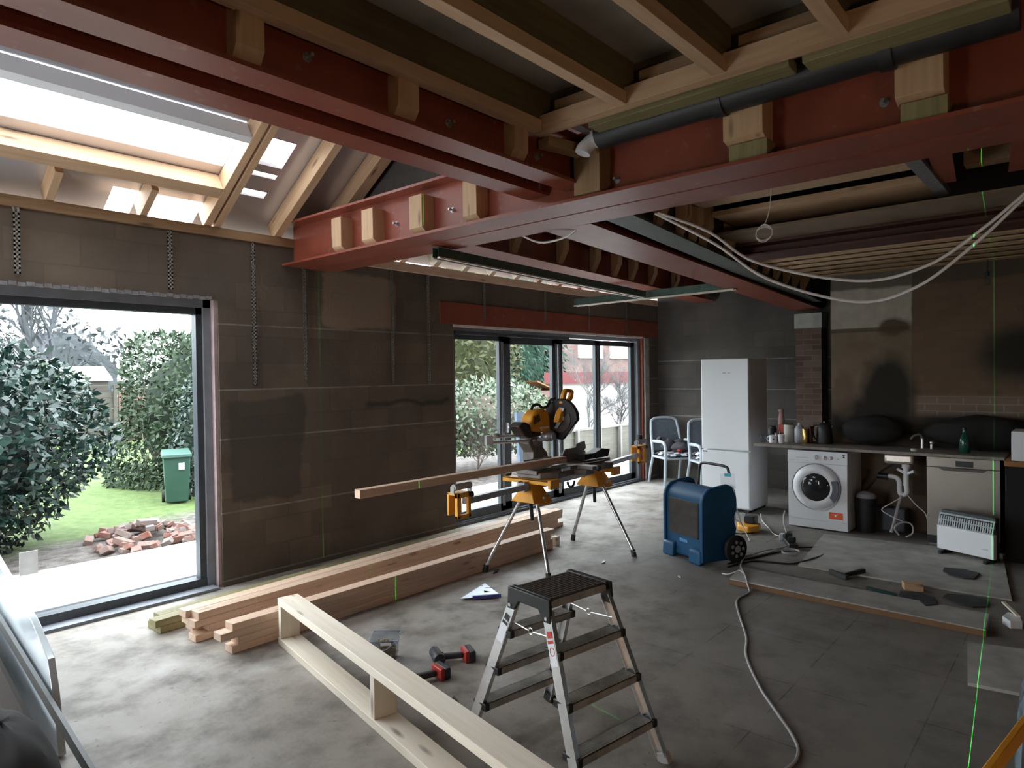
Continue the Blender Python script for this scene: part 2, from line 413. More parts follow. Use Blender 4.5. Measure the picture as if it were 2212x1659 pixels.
def frame_of(p0, p1, up=(0, 0, 1)):
    p0, p1 = Vector(p0), Vector(p1); x = (p1 - p0).normalized(); up = Vector(up)
    y = up.cross(x)
    if y.length < 1e-4: y = Vector((0, 1, 0)).cross(x)
    y.normalize(); z = x.cross(y)
    m = Matrix((x, y, z)).transposed().to_4x4(); m.translation = p0
    return m, (p1 - p0).length
def plank(name, p0, p1, w, h, mat, parent=None, label=None, up=(0, 0, 1), cat=None, group=None, bevel=.002, z0=0):
    """a timber along its own local x; p0-p1 is the middle of its underside"""
    wm, L = frame_of(p0, p1, up)
    o = MB().box((0, -w / 2, z0), (L, w / 2, z0 + h)).build(name, mat, parent, label, wm=wm, bevel=bevel, seg=1)
    return tag(o, None, cat, group)
def ibeam(name, p0, p1, w, h, mat, label, tf=.018, tw=.014):
    wm, L = frame_of(p0, p1)
    m = MB().box((0, -w / 2, 0), (L, w / 2, tf)).box((0, -w / 2, h - tf), (L, w / 2, h)).box((0, -tw / 2, tf * .98), (L, tw / 2, h - tf * .98))
    for s_ in (-1, 1):
        m.prism([(0, s_ * tw / 2, tf), (0, s_ * (tw / 2 + .02), tf), (0, s_ * tw / 2, tf + .02)], (L, 0, 0))
    o = m.build(name, mat, None, label, wm=wm)
    return tag(o, None, 'steel beam')
def struct(name, mb, mat, parent=None, **kw):
    o = mb.build(name, mat, parent, origin=(0, 0, 0) if not parent else None, **kw)
    if not parent: o['kind'] = 'structure'
    return o
def copy_tree(o, parent=None):
    c = o.copy(); COL.objects.link(c)
    if parent: c.parent = parent
    MW[c] = MW.get(o, Matrix())
    for ch in list(o.children): copy_tree(ch, c)
    return c
def arc(c, r, a0, a1, n, ax='xz'):
    out = []
    for i in range(n + 1):
        q = a0 + (a1 - a0) * i / n; u, v = r * math.cos(q), r * math.sin(q)
        out.append(Vector(c) + Vector({'xz': (u, 0, v), 'xy': (u, v, 0), 'yz': (0, u, v)}[ax]))
    return out
def smooth_path(pts, k=6):
    """Catmull-Rom through the points"""
    P = [Vector(p) for p in pts]; P = [P[0] * 2 - P[1]] + P + [P[-1] * 2 - P[-2]]; out = []
    for i in range(1, len(P) - 2):
        for j in range(k):
            t = j / k
            out.append(.5 * ((2 * P[i]) + (P[i + 1] - P[i - 1]) * t + (2 * P[i - 1] - 5 * P[i] + 4 * P[i + 1] - P[i + 2]) * t * t + (3 * P[i] - P[i - 1] - 3 * P[i + 1] + P[i + 2]) * t ** 3))
    out.append(P[-2]); return out
def nth(i): return ('first', 'second', 'third', 'fourth', 'fifth', 'sixth', 'seventh', 'eighth', 'ninth', 'tenth', 'eleventh', 'twelfth', 'thirteenth', 'fourteenth', 'fifteenth', 'sixteenth')[i]

# ================================================================== THE SETTING
YW, XE, XK = 5.40, 9.85, 8.15
struct('floor', MB().box((-3, -4, -.2), (XE + .3, 5.7, 0)), FLOOR)
# garden wall with two openings
WT = 2.87
w = MB()
w.box((-3, YW, 0), (-.6, 5.7, WT)); w.box((-.6, YW, 2.36), (2.55, 5.7, WT)); w.box((2.55, YW, 0), (5.20, 5.7, WT))
w.box((5.20, YW, 2.29), (9.40, 5.7, WT)); w.box((9.40, YW, 0), (XE + .3, 5.7, WT))
struct('wall_garden', w, BLOCK)
struct('wall_end', MB().box((XE, 2.1, 0), (XE + .3, 5.4, 5.2)), BLOCKE)
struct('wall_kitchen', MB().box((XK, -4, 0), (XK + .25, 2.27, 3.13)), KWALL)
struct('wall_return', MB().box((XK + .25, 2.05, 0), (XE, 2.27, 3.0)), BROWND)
# brick nib that carries the far end of the beam
w = MB().box((9.62, 2.80, 0), (XE - .002, 3.14, 2.30))
struct('wall_pier', w, BRICK)
tag(struct('trim_1', MB().box((9.60, 2.79, 2.30), (XE - .002, 3.15, 2.50)), PALEBRD), 'pale concrete pad stone on top of the brick pier')
# the house beyond the left and behind the camera
struct('wall_left', MB().box((-3.3, -4, 2.25), (-3, 5.7, 5.2)).box((-3.3, 4.9, 0), (-3, 5.7, 2.25)).box((-3.3, -4, 0), (-3, 3.3, 2.25)), BLOCKE)
struct('wall_right', MB().box((-3.3, -4.3, 0), (XK + .25, -4, 3.3)), BLOCKE)

# window on the left: fixed pane in a dark frame
wf = struct('window_1', MB().box((2.41, 5.50, 0), (2.47, 5.58, 2.30)).box((-.6, 5.50, 2.24), (2.47, 5.58, 2.30)).box((-.6, 5.49, 0), (2.47, 5.60, .085)).box((-.6, 5.5, .08), (-.54, 5.58, 2.3)), ANTH)
struct('window_pane', MB().box((-.54, 5.535, .085), (2.41, 5.545, 2.24)), GLASS, wf)
struct('frame_face', MB().box((2.46, 5.475, .0), (2.52, 5.60, 2.36)).box((-.6, 5.475, 2.295), (2.52, 5.60, 2.36)), ANTHL, wf, label='lighter grey outer face of the frame')
struct('sill_strip', MB().box((-.6, 5.36, 0), (2.50, 5.49, .022)), ANTHL, wf)
struct('window_note', MB().box((1.205, 5.530, .385), (1.31, 5.534, .545)), plain('white paper', (.85, .85, .83), .8), wf, label='white paper label stuck low on the pane')
struct('trim_2', MB().box((2.521, 5.42, 0), (2.549, 5.68, 2.359)), plain('pinkish cavity closer', (.36, .27, .27), .8, 0, .2, 9))
m = MB()
for i in range(62): m.box((-.6 + i * .05, 5.388, 2.352 + .006 * (i % 2)), (-.6 + i * .05 + .045, 5.399, 2.376 + .006 * (i % 2)))
struct('trim_3', m, GALV)
# glazed doors
df = struct('door_1', MB().box((5.21, 5.46, 0), (9.36, 5.60, .045)).box((5.21, 5.46, 2.215), (9.36, 5.60, 2.285)).box((5.21, 5.46, .04), (5.27, 5.6, 2.22)).box((9.29, 5.46, .04), (9.36, 5.6, 2.22)), ANTHL)
struct('door_track', MB().box((5.27, 5.44, 2.185), (7.45, 5.52, 2.222)).box((5.21, 5.42, 0), (9.36, 5.462, .03)), ANTH, df)
for i, (x0, x1, a, b) in enumerate(((5.27, 6.10, .04, .04), (6.10, 7.22, .20, .06), (7.22, 8.20, .13, .05), (8.20, 9.29, .12, .11))):
    yy = 5.49 + .03 * (i % 2)
    m = MB().box((x0, yy, .045), (x0 + a, yy + .05, 2.2)).box((x1 - b, yy, .045), (x1, yy + .05, 2.2)).box((x0, yy, .045), (x1, yy + .05, .14)).box((x0, yy, 2.13 if i != 1 else 2.10), (x1, yy + .05, 2.2))
    lf = struct('door_leaf', m, ANTH, df)
    struct('door_pane', MB().box((x0 + a, yy + .02, .14), (x1 - b, yy + .028, 2.13)), GLASS, lf)
    if i: struct('door_edge', MB().box((x0 + .012, yy - .02, .1), (x0 + .028, yy, 2.12)).box((x0 + .045, yy - .014, .1), (x0 + .06, yy, 2.12)), GALV, lf, label='bright metal edge strips of the leaf')
    if i == 1:
        struct('handle', MB().box((6.15, 5.46, 1.0), (6.19, 5.52, 1.12)).tube([(6.17, 5.47, 1.07), (6.17, 5.43, 1.07), (6.30, 5.43, 1.065)], .011), ALU, lf)
struct('trim_4', MB().box((5.0, 5.385, 2.292), (9.83, 5.3995, 2.53)), RED)
struct('trim_5', MB().box((5.2, 5.40, 2.262), (9.36, 5.45, 2.289)), CREAM)
struct('trim_7', MB().box((9.40, 5.386, 0), (9.53, 5.3995, 2.27)), plain('daylit jamb grey', (.34, .32, .30), .85, 0, .25, 9))  # pale strip: daylight on the block jamb put into its colour
struct('trim_6', MB().box((9.372, 5.42, 0), (9.399, 5.68, 2.26)), RED)
# ceiling boards over the joists, and over the kitchen
struct('ceiling', MB().box((-3, -4, 3.212), (3.70, 2.30, 3.24)), CEILB)
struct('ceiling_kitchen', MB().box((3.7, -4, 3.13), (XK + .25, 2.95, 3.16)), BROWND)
struct('ceiling_panel', MB().box((5.30, -.35, 2.842), (5.95, 2.36, 2.86)), BROWNB)
# sloping roof lining with the roof opening left out
SL = .62
def rz(y, off=0): return 2.95 + SL * (5.38 - y) + off
m = MB()
def roofcell(x0, x1, y0, y1):
    o = .184
    m.add([(x0, y0, rz(y0, o)), (x1, y0, rz(y0, o)), (x1, y1, rz(y1, o)), (x0, y1, rz(y1, o)),
           (x0, y0, rz(y0, o + .03)), (x1, y0, rz(y0, o + .03)), (x1, y1, rz(y1, o + .03)), (x0, y1, rz(y1, o + .03))],
          [(0, 3, 2, 1), (4, 5, 6, 7), (0, 1, 5, 4), (1, 2, 6, 5), (2, 3, 7, 6), (3, 0, 4, 7)])
roofcell(-3, -.5, 2.2, 5.7); roofcell(2.44, 2.63, 2.2, 5.66); roofcell(2.88, 3.64, 2.2, 5.66)
for a_, b_ in ((2.2, 4.72), (4.95, 5.015), (5.055, 5.185), (5.245, 5.66)): roofcell(2.63, 2.88, a_, b_)
roofcell(-.5, 2.44, 2.2, 4.66); roofcell(-.5, 2.44, 5.04, 5.39)
roofcell(-.5, 1.79, 5.39, 5.66); roofcell(1.965, 2.06, 5.39, 5.66)
roofcell(3.64, XE + .3, 2.2, 5.66)
struct('ceiling_slope', m, FOIL)
struct('wall_loft', MB().box((-3, 2.28, 3.2), (3.66, 2.32, 4.9)), CEILB)
struct('wall_leak_block', MB().box((3.66, 2.92, 3.052), (XE + .3, 2.96, 4.7)).box((XK + .25, 2.0, 3.0), (XE + .3, 2.96, 3.2)), CEILB)  # unseen wall added to stop sky light leaking in under the roof
struct('wall_gable', MB().box((3.66, 2.2, 3.07), (3.80, 5.4, 4.9)), BLOCKE)

# ================================================================== STEEL
ibeam('steel_beam', (3.25, -2.2, 2.70), (3.25, 5.395, 2.70), .25, .37, RED, 'long red primed steel beam crossing the room, the nearer one of the bolted pair')
ibeam('steel_beam', (3.53, -2.2, 2.70), (3.53, 5.395, 2.70), .27, .37, RED, 'long red primed steel beam crossing the room, the farther one of the bolted pair')
ibeam('steel_beam', (-2.8, 2.30, 2.80), (3.235, 2.30, 2.80), .15, .30, RED, 'red steel beam running from upper left into the cross beam, nearer of the two')
ibeam('steel_beam', (-2.8, 2.585, 2.80), (3.235, 2.585, 2.80), .155, .30, RED, 'red steel beam beside the roof opening, farther of the two')
ibeam('steel_beam', (3.665, 2.68, 2.70), (9.80, 3.03, 2.56), .36, .36, RED, 'red steel beam with dusty underside running away to the brick pier')
ibeam('steel_beam', (3.665, 2.31, 2.72), (9.3, 2.80, 2.62), .20, .36, DARKST, 'dark grey green steel beam alongside the kitchen, behind a row of timber packers')
ibeam('steel_beam', (3.665, 4.04, 2.80), (9.80, 4.55, 2.80), .32, .34, RED, 'red steel beam above the green channel in front of the glazed doors')
ibeam('steel_beam', (5.95, -3.9, 2.72), (5.95, 2.42, 2.72), .30, .118, plain('dark brown red steel', (.075, .022, .018), .55, 0, .3, 5), 'dark brown red steel beam across the kitchen ceiling')
for i, (x0, y0, x1, y1, t) in enumerate(((4.30, .64, 5.15, .725, 'nearer the middle'), (4.30, .26, 5.15, .345, 'by the right picture edge'))):
    wm, L = frame_of((x0, y0, 2.92), (x1, y1, 2.92))
    tag(MB().box((0, -.055, 0), (L, .055, .012)).box((0, -.006, .01), (L, .006, .12)).build('steel_tie', RED, None, 'short red steel tee in the kitchen ceiling, ' + t, wm=wm), None, 'steel tee')
tag(MB().box((4.30, .745, 2.905), (5.50, .825, 2.955)).build('ceiling_channel', GALV, None, 'short grey metal channel closing the ends of the pale ceiling boards', wm=None), None, 'metal channel')
# bolts through the webs
bolts = MB()
for i, (x, y, z, nx, ny) in enumerate(((3.243, 3.95, 2.86, -1, 0), (3.243, 3.35, 2.86, -1, 0), (3.243, 2.02, 2.80, -1, 0), (1.45, 2.293, 2.95, 0, -1), (2.2, 2.293, 2.9, 0, -1), (2.86, 2.293, 2.9, 0, -1), (3.243, .68, 2.86, -1, 0))):
    b = MB().cyl((x, y, z), (x + nx * .04, y + ny * .04, z), .008, n=10).cyl((x, y, z), (x + nx * .012, y + ny * .012, z), .016, n=6).cyl((x, y, z), (x + nx * .003, y + ny * .003, z), .020, n=14)
    tag(b.build('bolt', GALV, None, 'small bright bolt end sticking out of the red beam web, %s along it' % nth(i)), None, 'bolt', 'bolts through the steel webs')
# timber packers standing in the webs
def packer(y0, y1, z0, z1, x0=3.13, x1=3.245, mat=PINE, label='', chamf=.04, name='timber_packer'):
    wm = Matrix.Translation((x1, (y0 + y1) / 2, z0)) @ Matrix.Rotation(R(-90), 4, 'Y')
    h, d, w_ = z1 - z0, x1 - x0, abs(y1 - y0)
    # local x up, local z to -x (away from the web)
    o = MB().prism([(0, -w_ / 2, 0), (0, -w_ / 2, d * .55), (chamf, -w_ / 2, d), (h, -w_ / 2, d), (h, -w_ / 2, 0)], (0, w_, 0)).build(name, mat, None, label, wm=wm, bevel=.002, seg=1)
    return tag(o, None, 'timber block')
for i, (a, b) in enumerate(((4.64, 4.51), (4.24, 4.10), (3.68, 3.545), (3.14, 3.015))):
    packer(a, b, 2.719, 2.99, label='upright pine packer in the cross beam left part, %s from the garden wall' % nth(i))
packer(2.24, 2.065, 2.719, 3.0, mat=JOIST, label='brown upright timber packer under the white pipe elbow', chamf=.01)
for a, b, t in ((1.33, 1.145, 'middle'), (.60, .435, 'right hand')):
    packer(a, b, 2.719, 2.80, x0=3.14, mat=OLIVE, label='short brown packer piece below the %s pale packer on the cross beam' % t, chamf=.0)
    packer(a + .015, b + .01, 2.80, 3.06, x0=3.11, label='pale pine packer hanging over the cross beam web, %s one with a black clip' % t, chamf=.02)
    cl = MB().box((3.085, a - .05, 2.99), (3.112, a - .02, 3.06)).tube([(3.10, a - .035, 3.05), (3.095, a - .035, 3.09), (3.12, a - .035, 3.11)], .012, 6)
    tag(cl.build('pipe_clip', BLACKP, None, 'black plastic clip hooked over the %s pale packer' % t), None, 'clip')
for i, (a, b) in enumerate(((1.13, 1.235), (1.84, 1.955), (2.59, 2.70))):
    wm = Matrix.Translation(((a + b) / 2, 2.318, 2.819)) @ Matrix.Rotation(R(-90), 4, 'Z') @ Matrix.Rotation(R(-90), 4, 'Y')
    w_ = b - a; h = .235; d = .075
    o = MB().prism([(0, -w_ / 2, 0), (0, -w_ / 2, d * .5), (.05, -w_ / 2, d), (h, -w_ / 2, d), (h, -w_ / 2, 0)], (0, w_, 0))
    # local z must point to -y
    wm = Matrix(((0, 1, 0, (a + b) / 2), (0, 0, -1, 2.293), (1, 0, 0, 2.819), (0, 0, 0, 1)))
    tag(o.build('timber_packer', PINE, None, 'pine packer standing in the beam at the upper left, %s from the picture edge' % nth(i), wm=wm, bevel=.002, seg=1), None, 'timber block')
# packers of the kitchen side beam and of the red beam by the doors
def side_packers(p0, p1, ts, side, z0, h, off, mat, txt, grp, w_=.10, d=.09):
    p0, p1 = Vector(p0), Vector(p1); dr = (p1 - p0).normalized(); nrm = Vector((-dr.y, dr.x, 0)) * side
    for i, t in enumerate(ts):
        c = p0 + (p1 - p0) * t + nrm * off; c.z += z0
        x = Vector((0, 0, 1)); z = nrm; y = z.cross(x)
        wm = Matrix((x, y, z)).transposed().to_4x4(); wm.translation = c
        o = MB().prism([(0, -w_ / 2, 0), (0, -w_ / 2, d * .15), (.16, -w_ / 2, d), (h, -w_ / 2, d), (h, -w_ / 2, 0)], (0, w_, 0)).build('timber_packer', mat, None, txt % nth(i), wm=wm, bevel=.002, seg=1)
        tag(o, None, 'timber block', grp)
side_packers((3.665, 2.31, 2.72), (9.3, 2.80, 2.62), [.10, .17, .215, .255, .36, .43, .50, .57, .64, .71, .78, .85], -1, .018, .33, .035, PINE,
             'slant footed packer on the kitchen side beam, %s from the cross beam', 'packers along the kitchen side beam')
side_packers((3.665, 4.04, 2.80), (9.80, 4.55, 2.80), [.05, .16, .29, .40, .48, .55, .64, .76], -1, .018, .31, .09, PINE,
             'timber packer in the red beam by the glazed doors, %s from the cross beam', 'packers along the beam by the doors')
# green suspended channels
def channel(name, p0, p1, h, label):
    t = thing(name, label, 'metal channel', p0)
    wm, L = frame_of(p0, p1)
    MB().box((0, -.03, .012), (L, -.027, h)).box((0, -.03, h - .003), (L, .03, h)).box((0, .027, .012), (L, .03, h)).build('channel_web', GREENST, t, wm=wm)
    MB().box((0, -.046, .0), (L, -.020, .012)).box((0, .020, 0), (L, .046, .012)).build('channel_lip', CREAM, t, wm=wm, label='pale lower lip of the channel')
channel('ceiling_channel', (3.45, 3.76, 2.60), (7.05, 4.05, 2.60), .085, 'long green channel with pale lower edge running away above the doors')
channel('ceiling_channel', (7.20, 5.15, 2.60), (7.08, 2.94, 2.60), .10, 'green channel with pale lower edge crossing in front of the dark end wall')
for k, (a, b, cx) in enumerate(((3.0, 3.2, 6.9), (4.4, 4.6, 7.1))):
    pass

# ================================================================== CARPENTRY
for i, y in enumerate((2.20, 1.69, 1.205, .725)):
    t = thing('ceiling_joist', 'ceiling joist with pale lower edge overhead, %s from the beam corner' % nth(i), 'joist', (2.75, y, 2.98), 0, 'ceiling joists overhead')
    plank('joist_batten', (-2.5, y, 2.98), (2.752, y, 2.98), .062, .06, PINE, t, 'pale lower batten')
    plank('joist_board', (-2.5, y + .006, 3.0405), (2.85, y + .006, 3.0405), .046, .170, DKJOIST, t, 'dark olive brown upper joist')
plank('joist_end_board', (2.872, 2.23, 3.03), (2.872, -.6, 3.03), .03, .18, DKJOIST, None, 'dark olive board closing the joist bays behind the trimmer', cat='timber')
plank('joist_trimmer', (2.787, 2.235, 2.98), (2.787, .285, 2.98), .068, .085, PINE, None, 'long pale timber trimmer that closes the ends of the overhead joists', cat='timber')
plank('timber_plate', (2.905, 1.95, 2.97), (2.905, .95, 2.97), .10, .05, OLIVE, None, 'yellow brown timber plate behind the trimmer, left length', cat='timber')
plank('timber_plate', (2.93, .90, 2.97), (2.93, .22, 2.97), .13, .05, OLIVE, None, 'yellow brown timber plate behind the trimmer, right length with a rounded end', cat='timber')
plank('timber_noggin', (2.83, 2.22, 2.93), (3.10, 2.16, 2.93), .09, .05, JOIST, None, 'brown timber off-cut wedged in the corner between trimmer and beam', cat='timber')
for i, y in enumerate((1.95, 1.45, .97)):
    plank('timber_noggin', (2.82, y - .17, 3.07), (2.82, y + .17, 3.07), .04, .07, JOIST, None, 'short brown noggin fixed behind the trimmer in joist bay %s' % ('one', 'two', 'three')[i], cat='timber')
def rafter(x, y0, y1, w_, label, off=0, group='rafters of the sloping roof', h=.15, mat=PINE):
    n = Vector((0, SL, 1)).normalized()
    plank('rafter', (x, y0, rz(y0, off)), (x, y1, rz(y1, off)), w_, h, mat, None, label, up=n, cat='rafter', group=group)
rafter(2.47, 5.40, 2.75, .06, 'left member of the doubled pale rafter beside the roof opening')
rafter(2.55, 5.42, 2.75, .055, 'right member of the doubled pale rafter beside the roof opening')
rafter(3.085, 5.42, 2.75, .07, 'single brownish rafter between the doubled rafter and the last one')
rafter(3.55, 5.42, 2.75, .11, 'wide pale rafter at the right end of the slope beside the cross beam')
rafter(1.99, 5.42, 5.15, .05, 'short rafter end below the rooflight trimmer, nearer the doubled rafter')
rafter(1.39, 5.42, 5.15, .05, 'short rafter end below the rooflight trimmer, nearer the picture edge')
n_ = Vector((0, SL, 1)).normalized()
plank('rooflight_trimmer', (-.6, 5.075, rz(5.075)), (2.438, 5.075, rz(5.075)), .10, .15, PINE, None, 'pale timber trimmer along the lower edge of the roof opening', up=n_, cat='timber')
plank('rooflight_trimmer', (-.6, 4.60, rz(4.60, .0)), (2.438, 4.60, rz(4.60, .0)), .06, .15, WHITEP, None, 'grey lined trimmer along the upper edge of the roof opening', up=n_, cat='timber')
for i in range(14):
    x = 4.06 + .45 * i
    if x > XE - .1: break
    rafter(x, 5.42, 4.62, .075, 'rafter foot on the plate above the glazed doors, %s from the cross beam' % nth(i), off=-.03, group='rafter feet above the glazed doors', mat=PINE_W if i < 6 else PINE)
plank('wall_plate', (-2.5, 5.425, 2.872), (3.64, 5.425, 2.872), .10, .075, JOIST, None, 'brown timber wall plate on the blocks left of the cross beam', cat='timber')
plank('wall_plate', (3.68, 5.42, 2.80), (XE - .02, 5.42, 2.80), .085, .09, PINE_P, None, 'pinkish timber wall plate above the glazed doors', cat='timber')
# kitchen ceiling boards and joists
for i, (x0, x1, y0, y1, z, t) in enumerate(((4.33, 4.80, .84, 2.24, 2.955, 'nearest the cross beam'), (5.09, 5.66, .84, 2.30, 2.95, 'nearest the plasterboard'))):
    plank('ceiling_board', ((x0 + x1) / 2, y1, z), ((x0 + x1) / 2, y0, z), x1 - x0, .04, PINE, None, 'broad pale pine board flat on the kitchen ceiling, ' + t, cat='board')
k = 0
for x, w_ in ((6.22, .15), (6.47, .16), (6.74, .17), (7.02, .17), (7.32, .18), (7.63, .18), (7.94, .18)):
    plank('kitchen_joist', (x, 2.42, 2.76), (x, -3.6, 2.76), w_ - .02, .012, PINE if k < 4 else JOIST, None, 'pale joist in the back part of the kitchen ceiling, %s behind the dark beam' % nth(k), cat='joist', group='joists over the kitchen units'); k += 1
for i, x in enumerate((4.62, 5.20)):
    plank('kitchen_joist', (x, .63, 3.01), (x, -3.6, 3.01), .12, .10, JOIST, None, 'dim brown joist at the right edge between the red tees, %s one' % ('nearer', 'farther')[i], cat='joist')
# straps down the garden wall
for i, (x, za, zb) in enumerate(((1.20, 2.88, 2.43), (2.175, 2.89, 2.41), (2.85, 2.915, 1.655), (3.335, 2.91, 1.655), (4.335, 2.86, 1.64), (4.825, 2.86, 1.63), (5.70, 2.85, 2.37), (6.85, 2.84, 2.365), (7.85, 2.80, 2.32), (8.85, 2.80, 2.33))):
    m = MB(); n = int((za - zb) / .03); w_ = .036
    m.box((x - w_ / 2, 5.381, zb), (x - w_ / 2 + .011, 5.3835, za)).box((x + w_ / 2 - .011, 5.381, zb), (x + w_ / 2, 5.3835, za))
    for j in range(n): m.box((x - w_ / 2, 5.381, zb + j * .03), (x + w_ / 2, 5.3835, zb + j * .03 + .015))
    m.box((x - w_ / 2, 5.383, za - .02), (x + w_ / 2, 5.41, za))
    tag(m.build('wall_strap', GALVD, None, 'perforated metal strap hanging down the garden wall, %s from the left' % nth(i)), None, 'metal strap', 'straps down the garden wall')
# pipe and cables
t = thing('soil_pipe', 'black waste pipe with a white elbow running along the top of the cross beam', 'pipe', (3.04, 1.95, 2.98))
m = MB(); m.cyl((3.04, 2.0, 2.99), (3.04, .2, 3.0), .072, n=24)
for y in (1.3, .6): m.cyl((3.04, y, 2.99), (3.04, y + .05, 2.99), .077, n=24)
m.build('pipe', BLACKP, t, smooth=True)
MB().tube(smooth_path([(3.04, 1.97, 2.985), (3.035, 2.03, 2.975), (3.0, 2.07, 2.93), (2.99, 2.08, 2.90)], 5), .042, 16).tube([(3.036, 2.02, 2.978), (3.03, 2.035, 2.972)], .049, 16).build('pipe_elbow', WHITEP, t, smooth=True, label='white plastic elbow')
def cable(name, pts, r, mat, label, cat='cable', k=6, group=None, n=6):
    o = MB().tube(smooth_path(pts, k), r, n).build(name, mat, None, label, smooth=True); return tag(o, None, cat, group)
cable('power_cable', [(3.72, 2.03, 2.70), (3.9, 1.78, 2.57), (4.05, 1.54, 2.37), (4.2, 1.03, 2.223), (4.2, .686, 2.267), (4.15, .43, 2.42), (4.1, .25, 2.56), (4.0, .05, 2.70)], .0085, WHITEC, 'white cable slung below the kitchen ceiling, the higher loop')
cable('power_cable', [(3.72, 2.05, 2.70), (3.9, 1.74, 2.49), (4.05, 1.47, 2.26), (4.2, 1.031, 2.103), (4.2, .73, 2.159), (4.15, .46, 2.35), (4.1, .25, 2.54), (4.0, .03, 2.70)], .0085, WHITEC, 'white cable slung below the kitchen ceiling, the lower loop')
cable('power_cable', [(3.70, 3.12, 2.72), (3.75, 3.02, 2.665), (3.75, 2.90, 2.648), (3.76, 2.76, 2.665), (3.76, 2.68, 2.70)], .007, WHITEC, 'short white cable drooping under the cross beam')
pts = [(4.6, 1.655, 2.955), (4.6, 1.66, 2.85), (4.6, 1.68, 2.76), (4.6, 1.70, 2.72)]
for i in range(30):
    a = i / 29 * 2 * math.pi * 2.2 + 1.2
    pts.append((4.6 + .006 * math.sin(a * 2.3), 1.705 + .055 * math.cos(a), 2.665 + .052 * math.sin(a) - .002 * i / 3))
cable('cable_coil', pts, .0035, WHITEC, 'thin white wire hanging in a small loose coil from the kitchen ceiling', 'wire', 2)
t = thing('bare_bulb', 'bare bulb on a thin flex hanging at the kitchen wall', 'light bulb', (7.9, .78, 2.52))
MB().tube([(7.9, .78, 2.76), (7.9, .78, 2.64)], .004).cyl((7.9, .78, 2.60), (7.9, .78, 2.645), .018).build('lamp_holder', BLACKP, t)
MB().lathe([(.012, .09), (.016, .07), (.03, .03), (.031, .015), (.02, -.008), (.002, -.014)], (7.9, .78, 2.52)).build('bulb', CLEARP, t, smooth=True)

# ================================================================== THE GARDEN
def m_ground():
    g = NG('lawn and bare soil'); c = g.coord(); s = g.n('SeparateXYZ'); g.l(c, s.inputs[0])
    n = g.noise(c, 1.2, 5); n2 = g.noise(c, 9, 5); n3 = g.noise(c, 40, 3)
    grass = g.mix(g.ramp(n2, .3, .7), (.055, .095, .016), (.11, .155, .045))
    grass = g.mix(g.math('MULTIPLY', g.ramp(n3, .6, .7), .5), grass, (.12, .08, .05))
    soil = g.mix(g.ramp(n2, .35, .6), (.05, .038, .032), (.14, .12, .11))
    e = g.math('ADD', s.outputs[1], g.math('MULTIPLY', n, 1.4))
    e = g.math('ADD', e, g.math('MULTIPLY', g.math('SUBTRACT', s.outputs[0], 3), -.25))
    g.set(g.mix(g.ramp(e, 9.6, 10.1), soil, grass), .95); g.bump(g.math('ADD', n2, n3), .03, .6); return g.m
struct('ground', MB().box((-30, 5.7, -.35), (70, 80, -.15)), m_ground())
def m_pale(name, a, b, sc):
    g = NG(name); c = g.coord(); v = g.n('TexVoronoi'); v.inputs['Scale'].default_value = sc; g.l(c, v.inputs['Vector'])
    n = g.noise(c, 3, 4)
    g.set(g.mix(g.math('MULTIPLY', g.ramp(v.outputs['Distance'], 0, .6), g.ramp(n, .2, .8)), a, b), .9); g.bump(v.outputs['Distance'], .01, .5); return g.m
struct('patio', MB().box((-6, 6.12, -.2), (30, 7.42, -.05)), plain('pale new concrete', (.78, .77, .75), .85, 0, .06, 3))
tag(struct('gravel_strip', MB().box((-6, 5.7, -.2), (30, 6.12, -.075)), m_pale('pale gravel', (.62, .60, .57), (.35, .33, .31), 38)), kind='stuff', label='strip of pale gravel outside along the wall', cat='gravel')
struct('patio_edge', MB().box((-6, 6.10, -.2), (30, 6.14, -.045)), ANTHL)

def leafmat(name, a, b, rough=.35):
    g = NG(name); gm = g.n('NewGeometry'); oi = g.coord(); n = g.noise(oi, 2.5, 3)
    c = g.mix(gm.outputs['Random Per Island'], a, b)
    c = g.mix(g.math('MULTIPLY', g.ramp(n, .35, .7), .4), c, tuple(x * .6 for x in a))
    g.set(c, rough); g.b.inputs['Subsurface Weight'].default_value = 0
    return g.m
def leaf_cloud(c, rad, n, size, asp=.5, shell=.35, zmin=-.12, droop=0, box=0):
    vs = []; fs = []; c = Vector(c)
    bumps = [(Vector((random.gauss(0, 1), random.gauss(0, 1), random.gauss(0, 1))).normalized(), random.uniform(-.16, .2)) for _ in range(26)]
    for i in range(n):
        d = Vector((random.gauss(0, 1), random.gauss(0, 1), random.gauss(0, 1))).normalized()
        k = 1 - shell * random.random() ** 1.6
        for b, a in bumps:
            q = d.dot(b)
            if q > .8: k += a * (q - .8) * 5
        if box:
            mxx = max(abs(d.x), abs(d.y), abs(d.z)); k *= (1 + box * (1 / mxx - 1))
        p = c + Vector((d.x * rad[0] * k, d.y * rad[1] * k, d.z * rad[2] * k))
        if p.z < zmin: p.z = zmin + random.random() * .3
        a = Vector((random.gauss(0, 1), random.gauss(0, 1), random.gauss(0, 1) - droop)).normalized()
        a = (a + d * .5).normalized(); b = a.cross(d + Vector((random.gauss(0, .6), random.gauss(0, .6), random.gauss(0, .6))))
        if b.length < .01: continue
        b.normalize(); s_ = size * random.uniform(.6, 1.3); w_ = s_ * asp
        k0 = len(vs); vs += [p, p + a * s_ * .5 + b * w_ * .5, p + a * s_, p + a * s_ * .5 - b * w_ * .5]; fs.append((k0, k0 + 1, k0 + 2, k0 + 3))
    m = MB(); m.v = vs; m.f = fs; return m
